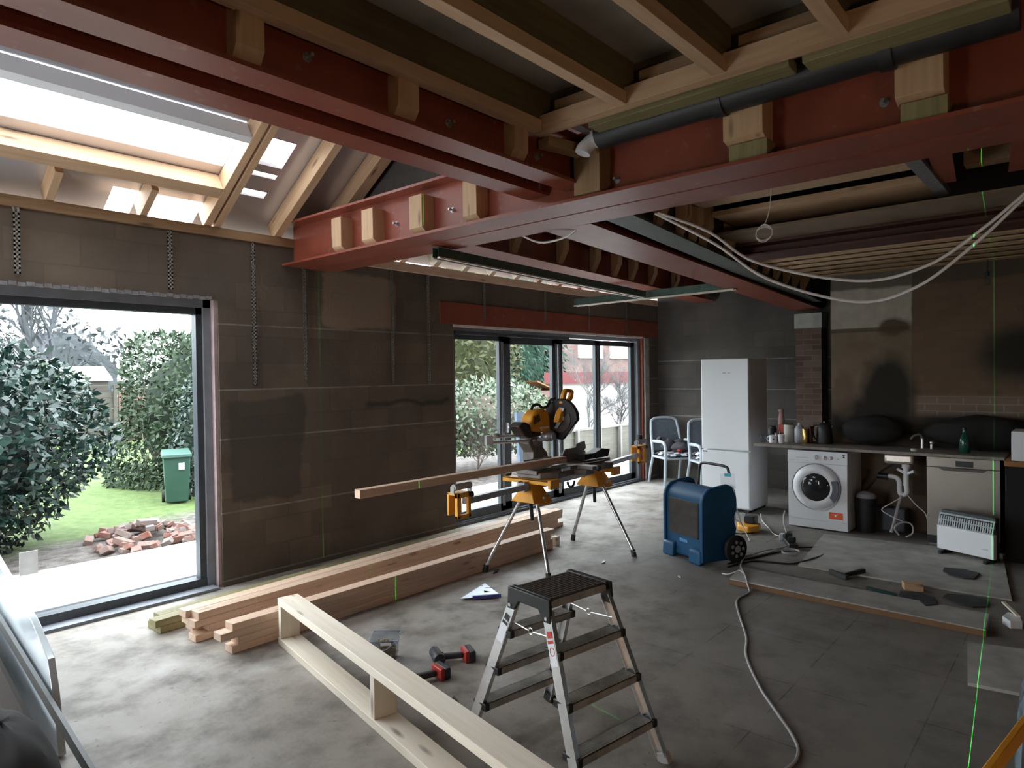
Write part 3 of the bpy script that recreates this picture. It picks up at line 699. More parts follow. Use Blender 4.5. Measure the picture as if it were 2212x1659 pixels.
def branches(base, h, n, spread, r, depth=3, seed=1, up=.6):
    rnd = random.Random(seed); m = MB()
    def grow(p, d, L, r_, k):
        pts = [p]; q = p.copy(); dd = d.copy()
        for i in range(4):
            dd = (dd + Vector((rnd.gauss(0, .16), rnd.gauss(0, .16), rnd.gauss(0, .1) + .04))).normalized(); q = q + dd * L / 4; pts.append(q.copy())
        m.tube(pts, r_, 5 if k < 2 else 3, r_ * .45)
        if k < depth:
            for j in range(n):
                a = pts[rnd.randint(1, 4)]
                nd = (dd + Vector((rnd.uniform(-1, 1), rnd.uniform(-1, 1), rnd.uniform(-.2, up))) * spread).normalized()
                grow(a, nd, L * rnd.uniform(.45, .7), r_ * .5, k + 1)
    grow(Vector(base), Vector((0, 0, 1)), h * .5, r, 0); return m
BARK = plain('dark brown core', (.10, .075, .055), .9, 0, .3, 10)
BARKP = plain('haze grey bark', (.058, .06, .068), .9, 0, .15, 4)  # distance haze and sky glare put into the bark colour
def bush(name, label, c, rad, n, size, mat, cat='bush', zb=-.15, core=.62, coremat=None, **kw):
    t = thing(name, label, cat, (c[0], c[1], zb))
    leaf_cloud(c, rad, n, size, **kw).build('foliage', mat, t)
    m = MB().ball(c, tuple(x * core for x in rad), 16, 10, .06)  # solid dark ball added to block light through the leaves
    m.build('dark_core', coremat or BARK, t); return t
L_LAUREL = leafmat('dark laurel leaf', (.003, .015, .012), (.020, .052, .038), .30)
L_CONIF = leafmat('grey green conifer', (.020, .038, .018), (.065, .098, .052), .7)
L_IVY = leafmat('cool green leaf', (.015, .032, .024), (.055, .085, .070), .4)
L_OLIVE = leafmat('olive conifer', (.020, .024, .006), (.075, .078, .022), .7)
L_GREEN = leafmat('deep green conifer', (.005, .028, .014), (.018, .070, .040), .7)
L_VARI = leafmat('pale rhododendron leaf', (.030, .050, .022), (.13, .17, .10), .4)
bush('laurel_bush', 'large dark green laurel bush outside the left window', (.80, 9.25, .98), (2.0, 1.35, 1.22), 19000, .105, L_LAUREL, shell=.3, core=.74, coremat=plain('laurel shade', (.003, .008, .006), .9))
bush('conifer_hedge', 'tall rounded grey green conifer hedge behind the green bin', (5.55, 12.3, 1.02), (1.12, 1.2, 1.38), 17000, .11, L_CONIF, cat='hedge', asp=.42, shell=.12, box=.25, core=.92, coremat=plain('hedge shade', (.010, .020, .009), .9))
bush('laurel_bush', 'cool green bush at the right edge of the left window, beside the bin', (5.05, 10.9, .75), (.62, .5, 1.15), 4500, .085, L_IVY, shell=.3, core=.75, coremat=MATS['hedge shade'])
bush('small_evergreen', 'small yellowish green evergreen behind the weathered fence', (5.9, 22.9, 1.1), (.75, .6, 1.15), 1500, .18, L_CONIF, cat='shrub')
def wheelie():
    x, y, z = 4.27, 10.5, -.15
    t = thing('wheelie_bin', 'green wheelie bin standing on the lawn by the hedge', 'bin', (x, y, z))
    g1 = plain('green bin plastic', (.028, .078, .056), .5, 0, .08, 4); g2 = plain('pale green lid', (.05, .115, .09), .5, 0, .06, 4)
    d = Vector((-.33, -.94, 0)); r_ = Vector((.94, -.33, 0)); c = Vector((x, y, z))
    def P(a, b, h): return c + r_ * a - d * b + Vector((0, 0, h))
    m = MB(); m.add([P(-.15, -.14, .03), P(.15, -.14, .03), P(.15, .16, .03), P(-.15, .16, .03), P(-.185, -.20, .72), P(.185, -.20, .72), P(.185, .19, .72), P(-.185, .19, .72)],
                    [(0, 3, 2, 1), (4, 5, 6, 7), (0, 1, 5, 4), (1, 2, 6, 5), (2, 3, 7, 6), (3, 0, 4, 7)])
    m.build('bin_body', g1, t, bevel=.012)
    m = MB(); m.add([P(-.205, -.225, .70), P(.205, -.225, .70), P(.205, .21, .72), P(-.205, .21, .72), P(-.20, -.22, .755), P(.20, -.22, .755), P(.19, .22, .80), P(-.19, .22, .80)],
                    [(0, 3, 2, 1), (4, 5, 6, 7), (0, 1, 5, 4), (1, 2, 6, 5), (2, 3, 7, 6), (3, 0, 4, 7)])
    m.build('bin_lid', g2, t, bevel=.01)
    MB().add([P(.02, -.207, .52), P(.10, -.207, .52), P(.10, -.213, .62), P(.02, -.213, .62)], [(0, 1, 2, 3)]).build('bin_label', WHITEP, t, label='white sticker')
    for s_ in (-1, 1): MB().cyl(P(s_ * .16, .19, .08), P(s_ * .20, .19, .08), .08, n=16).build('wheel', RUBBER, t)
wheelie()
def fence_run(name, label, x0, x1, y0, y1, zb, zt, mat, n, slat_h):
    t = thing(name, label, 'fence', (x0, y0, zb)); m = MB(); k = int((zt - zb) / slat_h)
    for j in range(k):
        z = zb + j * slat_h; m.bar((x0, y0 + .02 * (j % 2), z + slat_h / 2), (x1, y1 + .02 * (j % 2), z + slat_h / 2), .02, slat_h * .96)
    m.build('fence_panel', mat, t, bevel=0)
    for i in range(n + 1):
        x = x0 + (x1 - x0) * i / n; y = y0 + (y1 - y0) * i / n
        MB().box((x - .05, y - .09, zb), (x + .05, y - .02, zt + .05)).build('fence_post', mat, t)
    MB().bar((x0, y0 - .02, zt + .02), (x1, y1 - .02, zt + .02), .07, .04).build('fence_rail', mat, t)
fence_run('garden_fence', 'weathered grey panel fence at the far end of the lawn', 5.0, 7.35, 22.4, 22.4, -.15, 1.55, FENCEW, 1, .17)
fence_run('garden_fence', 'new orange pink panel fence beside the weathered one', 7.48, 9.5, 22.4, 22.4, -.15, 1.60, FENCEO, 1, .15)
t = thing('shed', 'shed with a white roof beyond the far fence', 'shed', (6.9, 24.5, -.15))
MB().box((6.2, 24, -.15), (7.7, 25.5, 1.7)).build('shed_wall', FENCEW, t)
MB().prism([(6.15, 23.9, 1.68), (7.8, 23.9, 1.72), (7.8, 24.7, 2.15), (6.2, 24.7, 2.15)], (0, .02, .05)).build('shed_roof', WHITEP, t)
for i, (x, y, h, n, sp_, r_, sd, lab) in enumerate(((7.9, 28.5, 8.5, 4, .75, .30, 5, 'tall bare tree behind the shed'), (4.0, 27.0, 9.0, 4, .7, .42, 9, 'broad pale bare tree behind the dark laurel'),
                                                (2.2, 25.0, 5.6, 5, .7, .12, 12, 'thin bare tree above the laurel near the picture edge'), (8.9, 24.4, 3.4, 6, .7, .06, 15, 'low bushy bare tree above the orange fence'))):
    tag(branches((x, y, -.15), h, n, sp_, r_, 4, sd).build('bare_tree', BARKP, None, lab), None, 'tree')
for i, (cx, cy, rx, rz_, sd) in enumerate(((3.4, 31.5, 3.0, 3.6, 1), (8.5, 33, 3.6, 3.2, 2), (-2.5, 31, 3.0, 4.4, 3))):
    bush('distant_tree', 'hazy pale grey wood far behind the garden, %s' % ('behind the pale tree', 'behind the shed', 'behind the laurel')[i], (cx, cy, 1.5), (rx, 1.2, rz_), 2500, .3,
         leafmat('hazy twigs %d' % i, (.060, .068, .072), (.085, .092, .098), .9), cat='tree', core=.7, coremat=plain('hazy wood shade', (.062, .068, .074), .9))  # distance haze put into the twig and core colours
# rubble heap
g = NG('broken brick'); oi = g.n('ObjectInfo'); cr = g.mix(oi.outputs['Random'], (.22, .075, .05), (.20, .17, .155)); nn = g.noise(g.coord(), 14, 4)
g.set(g.mix(g.math('MULTIPLY', g.ramp(nn, .4, .7), .55), cr, (.24, .21, .20)), .95); BRK = g.m
brk = MB().box((-.10, -.05, -.033), (.10, .05, .033)).build('broken_brick', BRK, None, 'piece of broken brick in the rubble heap outside the left window', origin=(0, 0, 0), bevel=.006)
half = MB().add([(-.06, -.05, -.03), (.05, -.05, -.03), (.07, .05, -.03), (-.05, .04, -.03), (-.05, -.05, .03), (.03, -.04, .035), (.06, .05, .02), (-.04, .05, .03)],
                [(0, 3, 2, 1), (4, 5, 6, 7), (0, 1, 5, 4), (1, 2, 6, 5), (2, 3, 7, 6), (3, 0, 4, 7)]).build('broken_brick', BRK, None, 'piece of broken brick in the rubble heap outside the left window', origin=(0, 0, 0), bevel=.005)
tag(brk, None, 'brick', 'broken bricks in the rubble heap'); tag(half, None, 'brick', 'broken bricks in the rubble heap')
rb = random.Random(4)
for i in range(95):
    o = (brk, half)[i % 2] if i < 2 else (brk, half)[i % 2].copy()
    if i >= 2: COL.objects.link(o)
    a = rb.uniform(0, 6.28); rr = math.sqrt(rb.random()); 
    x = 3.05 + math.cos(a) * rr * .62; y = 8.30 + math.sin(a) * rr * .72
    o.location = (x, y, -.115 + .20 * max(0, 1 - rr) * rb.uniform(.5, 1)); o.rotation_euler = (rb.uniform(-.5, .5), rb.uniform(-.4, .4), rb.uniform(0, 6.28))
    sc_ = rb.uniform(.7, 1.1); o.scale = (sc_, sc_, sc_)
# seen through the glazed doors
bush('shrub_bank', 'pale leafy rhododendron with bare stems outside the glazed doors', (9.3, 9.1, .90), (2.0, 1.0, .70), 8000, .10, L_VARI, shell=.45)
tag(branches((8.6, 8.35, -.15), 1.5, 6, 1.3, .022, 4, 22).build('bare_shrub', plain('pinkish twigs', (.075, .055, .045), .9), None, 'tangle of bare pinkish stems below the pale rhododendron'), None, 'shrub')
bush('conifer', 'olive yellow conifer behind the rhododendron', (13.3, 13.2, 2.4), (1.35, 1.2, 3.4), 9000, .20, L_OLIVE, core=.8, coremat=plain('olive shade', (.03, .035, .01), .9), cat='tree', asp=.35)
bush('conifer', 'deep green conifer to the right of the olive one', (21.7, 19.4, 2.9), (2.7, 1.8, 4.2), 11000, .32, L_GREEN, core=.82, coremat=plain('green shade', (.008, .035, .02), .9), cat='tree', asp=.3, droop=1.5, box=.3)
tag(branches((12.7, 8.8, -.15), 2.9, 7, .7, .03, 4, 31).build('bare_shrub', plain('grey twigs', (.09, .09, .088), .9), None, 'bare grey shrub in front of the white garage'), None, 'shrub')
tag(branches((14.2, 8.9, -.15), 2.3, 7, .8, .025, 4, 33).build('bare_shrub', MATS['grey twigs'], None, 'bare grey shrub at the right pane of the doors'), None, 'shrub')
t = thing('garage', 'white rendered garage with a red fascia', 'garage', (17.9, 13.9, -.15), math.atan2(-.79, .61))
MB().box((0, 0, 0), (9, 4.5, 1.57)).build('garage_wall', plain('white render', (.52, .48, .48), .9, 0, .03, 3), t, local=True)
MB().box((-.2, -.2, 1.55), (9.2, 4.7, 1.93)).build('fascia', plain('faded red fascia', (.14, .030, .033), .6, 0, .1, 3), t, local=True)
MB().box((3.2, -.05, .05), (3.3, 0, 1.55)).box((2.2, -.05, .55), (3.25, 0, .6)).build('drainpipe', GREYC, t, local=True)
t = thing('brick_house', 'distant brick house with white bay windows', 'house', (30, 24, -.15))
MB().box((29, 21.5, -.15), (50, 30, 9)).build('house_wall', BRICKX, t)
for x in (30.2, 33.4, 38): 
    f = MB().box((x, 21.35, 2.6), (x + 2.3, 21.5, 4.9)).build('house_window', MATS['grey cable sheath'], t)
    MB().box((x + .2, 21.33, 2.8), (x + 1.05, 21.36, 4.7)).box((x + 1.25, 21.33, 2.8), (x + 2.1, 21.36, 4.7)).build('window_glass', ANTHL, f)
t = thing('low_fence', 'low panel fence with pale capping outside the glazed doors', 'fence', (11.5, 7.7, -.15))
m = MB()
for j in range(5): m.bar((9.7, 7.72, -.15 + j * .15 + .075), (15.5, 7.72, -.15 + j * .15 + .055), .02, .145)
m.build('fence_panel', wood('mossy fence', (.08, .072, .05), (.055, .05, .036), .3), t)
MB().bar((9.7, 7.70, .61), (15.5, 7.70, .60), .08, .04).build('fence_capping', plain('pale capping', (.13, .12, .11), .8), t)
for i in range(8): MB().box((9.9 + i * .78, 7.62, -.15), (9.96 + i * .78, 7.70, .60)).build('fence_post', MATS['pale capping'], t)
t = thing('storage_box', 'pale blue panel standing outside behind the saw', 'panel', (8.15, 6.7, -.05))
MB().bar((8.10, 6.65, -.05), (8.20, 6.82, 1.10), .62, .05, up=(0, 1, 0)).build('panel_sheet', plain('pale blue board', (.06, .09, .14), .5), t)
t = thing('orange_roof_shed', 'small shed with an orange roof half hidden by shrubs', 'shed', (15.2, 12.4, -.15))
MB().box((14.75, 12.0, -.15), (15.6, 12.8, 1.25)).build('shed_wall', FENCEO, t)
MB().prism([(14.75, 11.9, 1.50), (14.75, 11.9, 1.54), (15.6, 11.9, 1.28), (15.6, 11.9, 1.24)], (0, .5, 0)).build('shed_roof', plain('orange roof', (.16, .075, .02), .7), t)

# ================================================================== TIMBER STACKS AND FRAME
def stack(p0, p1, rows, layers, w, h, z0, mat, name, lab, grp, cat='timber', seed=3):
    rnd = random.Random(seed); p0, p1 = Vector(p0), Vector(p1); d = (p1 - p0).normalized(); nr = Vector((-d.y, d.x, 0))
    for k in range(layers):
        for r_ in range(rows):
            if k == layers - 1 and lab[2] and r_ not in lab[2]: continue
            a = rnd.uniform(-.07, .05); b = rnd.uniform(-.08, .05); o = nr * (w * (r_ + .5) + rnd.uniform(0, .004)); z = Vector((0, 0, z0 + k * (h + .0006)))
            pos = ('bottom', 'second lowest', 'third', 'top')[k] if layers == 4 else ('bottom', 'top')[k]
            side = lab[1][r_]
            plank(name, p0 + o + d * a + z, p1 + o + d * b + z, w - .002, h, mat, None, '%s, %s%s' % (lab[0], pos, side), cat=cat, group=grp)
stack((1.95, 4.035, 0), (5.18, 4.02, 0), 1, 4, .10, .0465, .002, PINE_P, 'stacked_timber', ('long planed timber in the front narrow stack on the floor', (' of the four',), None), 'timbers in the front stack', seed=5)
stack((1.93, 4.40, 0), (6.0, 4.53, 0), 2, 4, .10, .0465, .002, PINE_P, 'stacked_timber', ('long planed timber in the wider stack behind', (' of the near column', ' of the far column'), None), 'timbers in the middle stack', seed=8)
stack((1.82, 4.74, 0), (5.0, 4.90, 0), 2, 2, .10, .047, .002, OLIVE, 'stacked_timber', ('greenish treated timber against the garden wall', (' near one', ' far one'), None), 'treated timbers by the wall', seed=11)
t = thing('timber_ladder', 'pale nailed timber ladder frame lying on the floor in the foreground', 'timber frame', (2.0, 2.6, 0))
A = Vector((2.285, 3.95, 0)); dv = Vector((-.186, -.9825, 0))
for z, tt in ((0.001, 'lower'), (.257, 'upper')):
    plank('rail', A + Vector((0, 0, z)), A + dv * 3.35 + Vector((0, 0, z)), .132, .044, PINE_W, t, tt + ' rail of the frame')
for s_ in (.0, 1.305, 2.6):
    wm, L = frame_of(A + dv * (s_ + .022) + Vector((0, 0, .0455)), A + dv * (s_ + .022) + Vector((0, 0, .2565)), up=dv)
    MB().box((0, -.062, -.022), (.211, .062, .022)).build('stud', PINE_W, t, wm=wm, bevel=.002, seg=1)

# ================================================================== STEP LADDER
def ladder():
    t = thing('step_ladder', 'double sided aluminium step ladder with a dark brown top tread', 'step ladder', (2.42, 1.835, 0), R(-9))
    H = .75
    def P(sx, sy, z): k = z / H; return Vector((sx * (.265 - .08 * k), sy * (.375 - .285 * k), z))
    for sx in (-1, 1):
        for sy in (-1, 1):
            a, b = P(sx, sy, .03), P(sx, sy, .70); m = MB()
            up = Vector((1, 0, 0)); d = (b - a).normalized()
            m.bar(a, b, .052, .004, up=up)
            q = d.cross(up).normalized() * .024
            for e in (-1, 1): m.bar(a + q * e - up * sx * .010, b + q * e - up * sx * .010, .004, .022, up=up)
            st = m.build('stile', ALU, t, local=True)
            MB().bar(P(sx, sy, .0), P(sx, sy, .045), .060, .032, up=up).build('foot', BLACKP if sy > 0 else GREYC, st, local=True, bevel=.004)
            if sx < 0:
                m = MB(); c = P(sx, sy, .50); e = P(sx, sy, .60); m.bar(c - up * .003, e - up * .003, .044, .002, up=up)
                lb = m.build('sticker', WHITEP, st, local=True, label='white warning sticker')
                MB().bar(P(sx, sy, .585) - up * .0045, P(sx, sy, .597) - up * .0045, .036, .001, up=up).bar(P(sx, sy, .605) - up * .0035, P(sx, sy, .630) - up * .0035, .03, .001, up=up).build('sticker_mark', plain('red print', (.6, .05, .04), .6) if sy < 0 else BLACKP, st, local=True)
                if sy < 0:
                    r0 = P(sx, sy, .555) - up * .0045
                    pts = [r0 + d * .016 * math.cos(j / 20 * 6.283) + q.normalized() * .014 * math.sin(j / 20 * 6.283) for j in range(20)]
                    MB().tube(pts, .0016, 4, closed=True).build('sticker_mark', MATS['red print'], st, local=True)
    for sy in (-1, 1):
        for z in (.185, .37, .555):
            c = P(0, sy, z); w_ = P(1, sy, z).x - .012; m = MB()
            y0, y1 = (c.y - .035, c.y + .045) if sy < 0 else (c.y - .045, c.y + .035)
            m.box((-w_, y0, z - .004), (w_, y1, z)); m.box((-w_, y0, z - .032), (w_, y0 + .004, z)).box((-w_, y1 - .004, z - .032), (w_, y1, z))
            for j in range(9): m.box((-w_ + .01, y0 + .006 + j * .008, z), (w_ - .01, y0 + .009 + j * .008, z + .0018))
            tr = m.build('tread', ALUD, t, local=True)
            for e in (-1, 1): MB().box((e * w_ - .012 if e > 0 else -w_ - .014, y0 - .008, z - .03), (e * w_ + .014 if e > 0 else -w_ + .012, y1 + .006, z + .004)).build('tread_cap', BLACKP, tr, local=True, bevel=.004)
    MB().box((-.175, -.118, .715), (.175, .118, .748)).build('top_frame', ALUD, t, local=True, label='dusty metal edge of the top tread')
    m = MB().box((-.178, -.120, .7485), (.178, .120, .756))
    for j in range(12): m.box((-.17, -.115 + j * .0195, .756), (.17, -.106 + j * .0195, .7575))
    m.build('top_tread', TREADB, t, local=True, bevel=.002)
    for sx in (-1, 1):
        x = sx * .182
        m = MB().prism([(x, -.135, .76), (x, .135, .76), (x, .142, .66), (x, .097, .66), (x, .065, .705), (x, -.065, .705), (x, -.097, .66), (x, -.142, .66)], (sx * .018, 0, 0))
        m.box((min(x, x - sx * .02), -.128, .745), (max(x, x - sx * .02), .128, .762))
        c = m.build('end_bracket', BLACKP, t, local=True, bevel=.004)
        for sy in (-1, 1): MB().cyl((x + sx * .017, sy * .12, .68), (x + sx * .024, sy * .12, .68), .008, n=10).build('rivet', ALU, c, local=True)
        a, b = P(sx, -1, .60), P(sx, 1, .60); mid = (a + b) / 2 - Vector((0, 0, .012)); k = sx * -.018
        MB().tube([a + Vector((k, 0, 0)), mid + Vector((k, -.014, 0))], .003, 6).tube([mid + Vector((k, .014, 0)), b + Vector((k, 0, 0))], .003, 6).tube([mid + Vector((k, .014 * math.cos(q / 12 * 6.283), .014 * math.sin(q / 12 * 6.283))) for q in range(12)], .003, 5, closed=True).build('spreader', ALU, t, local=True)
ladder()

# ================================================================== MITRE SAW AND STAND
def saw_stand():
    t = thing('saw_stand', 'yellow and silver extending saw stand on splayed legs', 'saw stand', (5.05, 3.77, 0))
    a, b = Vector((4.40, 3.755, .735)), Vector((5.72, 3.80, .755)); d = (b - a).normalized()
    m = MB().bar(a, b, .085, .075)
    for e in (-1, 1): m.bar(a + Vector((0, e * .036, .042)), b + Vector((0, e * .036, .042)), .02, .014)
    m.build('main_beam', plain('grey aluminium beam', (.42, .42, .42), .4, .5), t, bevel=.004)
    MB().bar((3.66, 3.70, .735), (4.45, 3.735, .740), .055, .05).build('extension_arm', GALV, t, bevel=.003, label='silver extension arm toward the block wall')
    MB().bar((5.70, 3.81, .765), (6.52, 3.86, .80), .055, .045).build('extension_arm', GALV, t, bevel=.003, label='silver extension arm toward the chairs')
    for i, (cx, cy, f1, f2) in enumerate(((4.56, 3.765, (4.205, 4.01), (4.345, 3.415)), (5.60, 3.80, (5.575, 4.06), (5.43, 3.25)))):
        z1 = .775 + .012 * i
        m = MB()
        for sy in (-1, 1):
            ys = cy + sy * .052
            m.prism([(cx - .075, ys, z1), (cx + .075, ys, z1), (cx + .085, ys + sy * .02, z1 - .07), (cx + .13, ys + sy * .085, .585 + .01 * i), (cx + .03, ys + sy * .095, .565 + .01 * i), (cx - .13, ys + sy * .08, .60 + .01 * i), (cx - .08, ys + sy * .02, z1 - .07)], (0, -sy * .014, 0))
        m.prism([(cx - .08, cy - .055, z1 - .06), (cx - .13, cy - .135, .60), (cx - .13, cy + .135, .60), (cx - .08, cy + .055, z1 - .06)], (.012, 0, 0))
        m.prism([(cx + .085, cy - .055, z1 - .06), (cx + .13, cy - .14, .585), (cx + .13, cy + .14, .585), (cx + .085, cy + .055, z1 - .06)], (-.012, 0, 0))
        m.box((cx - .075, cy - .055, z1 - .01), (cx + .075, cy + .055, z1 + .012))
        br = m.build('leg_bracket', YEL, t, bevel=.005)
        MB().cyl((cx, cy - .15, .635), (cx, cy - .135, .635), .012, n=10).cyl((cx + .05, cy - .135, .66), (cx + .05, cy - .125, .66), .008, n=10).build('bracket_bolt', GALV, br)
        for (fx, fy), sy in ((f1, 1), (f2, -1)):
            top = Vector((cx + (fx - cx) * .06, cy + sy * .055, .68)); foot = Vector((fx, fy, .035))
            lg = MB().tube([top, foot], .017, 14).build('leg', STEELP, t, smooth=True)
            MB().tube([foot + (top - foot).normalized() * .03, Vector((fx, fy, 0.002))], .023, 12, .025).build('leg_foot', BLACKP, lg, smooth=True)
        MB().tube([(cx - .04, cy - .02, .60), (cx + .03, cy + .02, .42)], .017, 10).build('folded_leg_end', BLACKP, t, smooth=True)
    MB().tube(arc((5.12, 3.74, .70), .055, math.pi, 2 * math.pi, 8), .012, 8).build('carry_handle', BLACKP, t, smooth=True)
    for i, (x, y, z, lab) in enumerate(((3.61, 3.70, .735, 'yellow work support on the left arm'), (6.60, 3.87, .82, 'yellow work support on the right arm'))):
        m = MB(); 
        m.box((x - .075, y - .05, z - .12), (x + .075, y - .02, z - .09)).box((x - .075, y - .05, z + .04), (x + .075, y - .02, z + .08))
        m.box((x - .075, y - .05, z - .12), (x - .045, y - .02, z + .08)).box((x + .045, y - .05, z - .12), (x + .075, y - .02, z + .08))
        m.box((x - .07, y - .03, z + .06), (x + .07, y + .07, z + .08)).box((x - .07, y + .05, z - .10), (x + .07, y + .07, z + .08))
        s_ = m.build('work_support', YEL, t, lab, bevel=.004)
        MB().cyl((x - .085, y - .02, z + .125), (x + .095, y - .02, z + .125), .026, n=14).box((x - .09, y - .03, z + .075), (x - .08, y + .01, z + .13)).box((x + .09, y - .03, z + .075), (x + .10, y + .01, z + .13)).build('roller', GREYC, s_, smooth=True)
        MB().cyl((x + .07, y - .01, z + .05), (x + .12, y - .02, z + .05), .024, n=10).build('support_knob', BLACKP, s_, smooth=True)
        if i: MB().cyl((x + .02, y, z + .14), (x + .02, y, z + .20), .03, n=10).build('stop_knob', BLACKP, s_, smooth=True)
    for i, x in enumerate((4.52, 5.50)):
        m = MB().box((x - .06, 3.50, .79), (x + .06, 4.02, .805)).box((x - .06, 3.50, .762), (x - .045, 4.02, .805)).box((x + .045, 3.50, .762), (x + .06, 4.02, .805)).box((x - .065, 3.47, .735), (x + .065, 3.50, .815))
        br = m.build('mounting_bracket', YEL, t, bevel=.004)
        MB().box((x - .035, 3.995, .80), (x + .035, 4.05, .825)).build('bracket_lever', BLACKP, br, bevel=.004)
saw_stand()
def mitre_saw():
    t = thing('mitre_saw', 'raised sliding mitre saw with yellow motor and dark blade guard on the stand', 'mitre saw', (4.95, 3.72, .806))
    m = MB().prism([(4.48, 3.60, .806), (4.62, 3.50, .806), (4.86, 3.52, .806), (4.92, 3.42, .806), (5.04, 3.42, .806), (5.10, 3.52, .806), (5.48, 3.50, .806), (5.60, 3.60, .806), (5.60, 3.86, .806), (5.3, 3.95, .806), (4.7, 3.95, .806), (4.48, 3.86, .806)], (0, 0, .055))
    m.box((4.46, 3.62, .84), (4.74, 3.86, .885)).box((5.22, 3.62, .84), (5.62, 3.86, .885))
    m.build('saw_base', SAWG, t, bevel=.008)
    m = MB().cyl((4.97, 3.72, .86), (4.97, 3.72, .89), .20, n=40).bar((4.97, 3.62, .872), (4.97, 3.36, .872), .09, .035)
    tb = m.build('turntable', SAWG, t, bevel=.004)
    MB().ball((4.97, 3.33, .872), .028, 12, 8).build('mitre_knob', BLACKP, tb, smooth=True)
    MB().bar((5.02, 3.53, .892), (5.38, 3.53, .892), .012, .006).box((4.68, 3.515, .862), (4.80, 3.52, .885)).build('scale_strip', ALU, tb)
    m = MB().box((4.50, 3.80, .885), (4.90, 3.815, .955)).box((5.04, 3.80, .885), (5.45, 3.815, .955)).prism([(5.05, 3.785, .945), (5.10, 3.785, 1.00), (5.27, 3.785, 1.005), (5.28, 3.785, 1.035), (5.42, 3.785, 1.055), (5.44, 3.785, .985), (5.40, 3.785, .955)], (0, .016, 0))
    m.build('fence', plain('cast grey fence', (.34, .33, .34), .45, .5), t, bevel=.003)
    m = MB().prism([(5.18, 3.62, .90), (5.55, 3.60, .90), (5.62, 3.62, .965), (5.48, 3.62, .985), (5.35, 3.62, .95), (5.18, 3.62, .955)], (0, .10, 0))
    m.build('workpiece_clamp', BLACKP, t, bevel=.006)
    # column, rails and pivot
    m = MB().prism([(4.68, 3.84, .885), (4.92, 3.84, .885), (4.89, 3.84, .99), (4.83, 3.84, 1.04), (4.82, 3.84, 1.13), (4.66, 3.84, 1.15), (4.62, 3.84, 1.09), (4.69, 3.84, 1.01)], (0, .13, 0))
    m.ball((4.74, 3.90, 1.10), (.085, .09, .065), 16, 10)
    m.build('saw_arm', SAWG, t, bevel=.008)
    for z in (1.165, 1.115): MB().cyl((4.30, 4.03, z), (4.83, 3.78, z), .014, n=14).build('slide_rail', ALU, t, smooth=True)
    MB().bar((4.27, 4.045, 1.14), (4.33, 4.02, 1.14), .05, .085).ball((4.36, 4.0, 1.18), (.05, .03, .02), 10, 6).build('rail_end', GREYC, t, bevel=.006)
    MB().ball((4.83, 3.78, 1.15), (.07, .07, .055), 16, 10).cyl((4.80, 3.70, 1.15), (4.80, 3.69, 1.15), .035).build('pivot', GALV, t, smooth=True)
    # blade and guard (blade plane faces along x)
    cx, cy, cz = 4.93, 3.70, 1.30
    MB().cyl((cx - .001, cy, cz), (cx + .0015, cy, cz), .160, n=64).build('saw_blade', GALV, t)
    pts = []
    for j in range(41):
        a = R(-95 + 275 * j / 40); pts.append((cx - .022, cy + .188 * math.cos(a), cz + .188 * math.sin(a)))
    pts += [(cx - .022, cy - .10, cz - .10)]
    g_ = MB().prism(pts, (.044, 0, 0))
    for j in range(30):
        a = R(-50 + 5.2 * j); q = Vector((0, math.cos(a), math.sin(a))); g_.bar(Vector((cx - .024, cy, cz)) + q * .172, Vector((cx - .024, cy, cz)) + q * .193, .006, .005)
    g_.build('blade_guard', plain('smoky dark guard', (.012, .009, .008), .6, 0, .2, 10), t, bevel=.003)
    pts = [(cx - .03, cy + .12 * math.cos(R(a)), cz + .12 * math.sin(R(a))) for a in range(150, 311, 10)] + [(cx - .03, cy - .02, cz)]
    MB().prism(pts, (.056, 0, 0)).build('lower_guard', plain('dark lower guard', (.06, .045, .036), .4), t, bevel=.002)
    MB().prism([(cx - .036, cy - .03, cz + .11), (cx - .036, cy + .02, cz + .05), (cx - .036, cy, cz), (cx - .036, cy + .05, cz - .08), (cx - .036, cy + .02, cz - .09), (cx - .036, cy - .04, cz - .01), (cx - .036, cy - .03, cz + .05), (cx - .036, cy - .07, cz + .10)], (-.012, 0, 0)).build('guard_link', GALV, t, bevel=.003)
    MB().cyl((cx - .034, cy - .04, cz + .01), (cx - .045, cy - .04, cz + .01), .018).build('arbor_bolt', ALU, t)
    # motor, drawn as a tapering housing to the left
    m = MB().prism([(4.93, 3.68, 1.19), (4.93, 3.68, 1.30), (4.90, 3.68, 1.375), (4.84, 3.68, 1.405), (4.74, 3.68, 1.395), (4.67, 3.68, 1.35), (4.645, 3.68, 1.265), (4.67, 3.68, 1.205), (4.80, 3.68, 1.185)], (0, .12, 0))
    mo = m.build('motor_housing', YEL, t, bevel=.02, seg=3); OFF = Vector((-.085, .085, 0)); mo.location = OFF
    m = MB()
    for j in range(5): m.bar((4.70 + j * .018, 3.676, 1.27 + j * .006), (4.685 + j * .018, 3.676, 1.34 + j * .004), .006, .006)
    m.build('motor_vents', BLACKP, mo)
    MB().box((4.78, 3.674, 1.222), (4.90, 3.679, 1.240)).build('nameplate', WHITEP, mo, label='small pale strip on the motor')
    MB().prism([(4.66, 3.675, 1.19), (4.64, 3.675, 1.27), (4.56, 3.675, 1.30), (4.48, 3.675, 1.265), (4.56, 3.675, 1.175), (4.62, 3.675, 1.150), (4.78, 3.675, 1.160), (4.80, 3.675, 1.19)], (0, .13, 0)).build('battery_base', plain('brown black housing', (.03, .02, .017), .5), t, bevel=.012).location = OFF
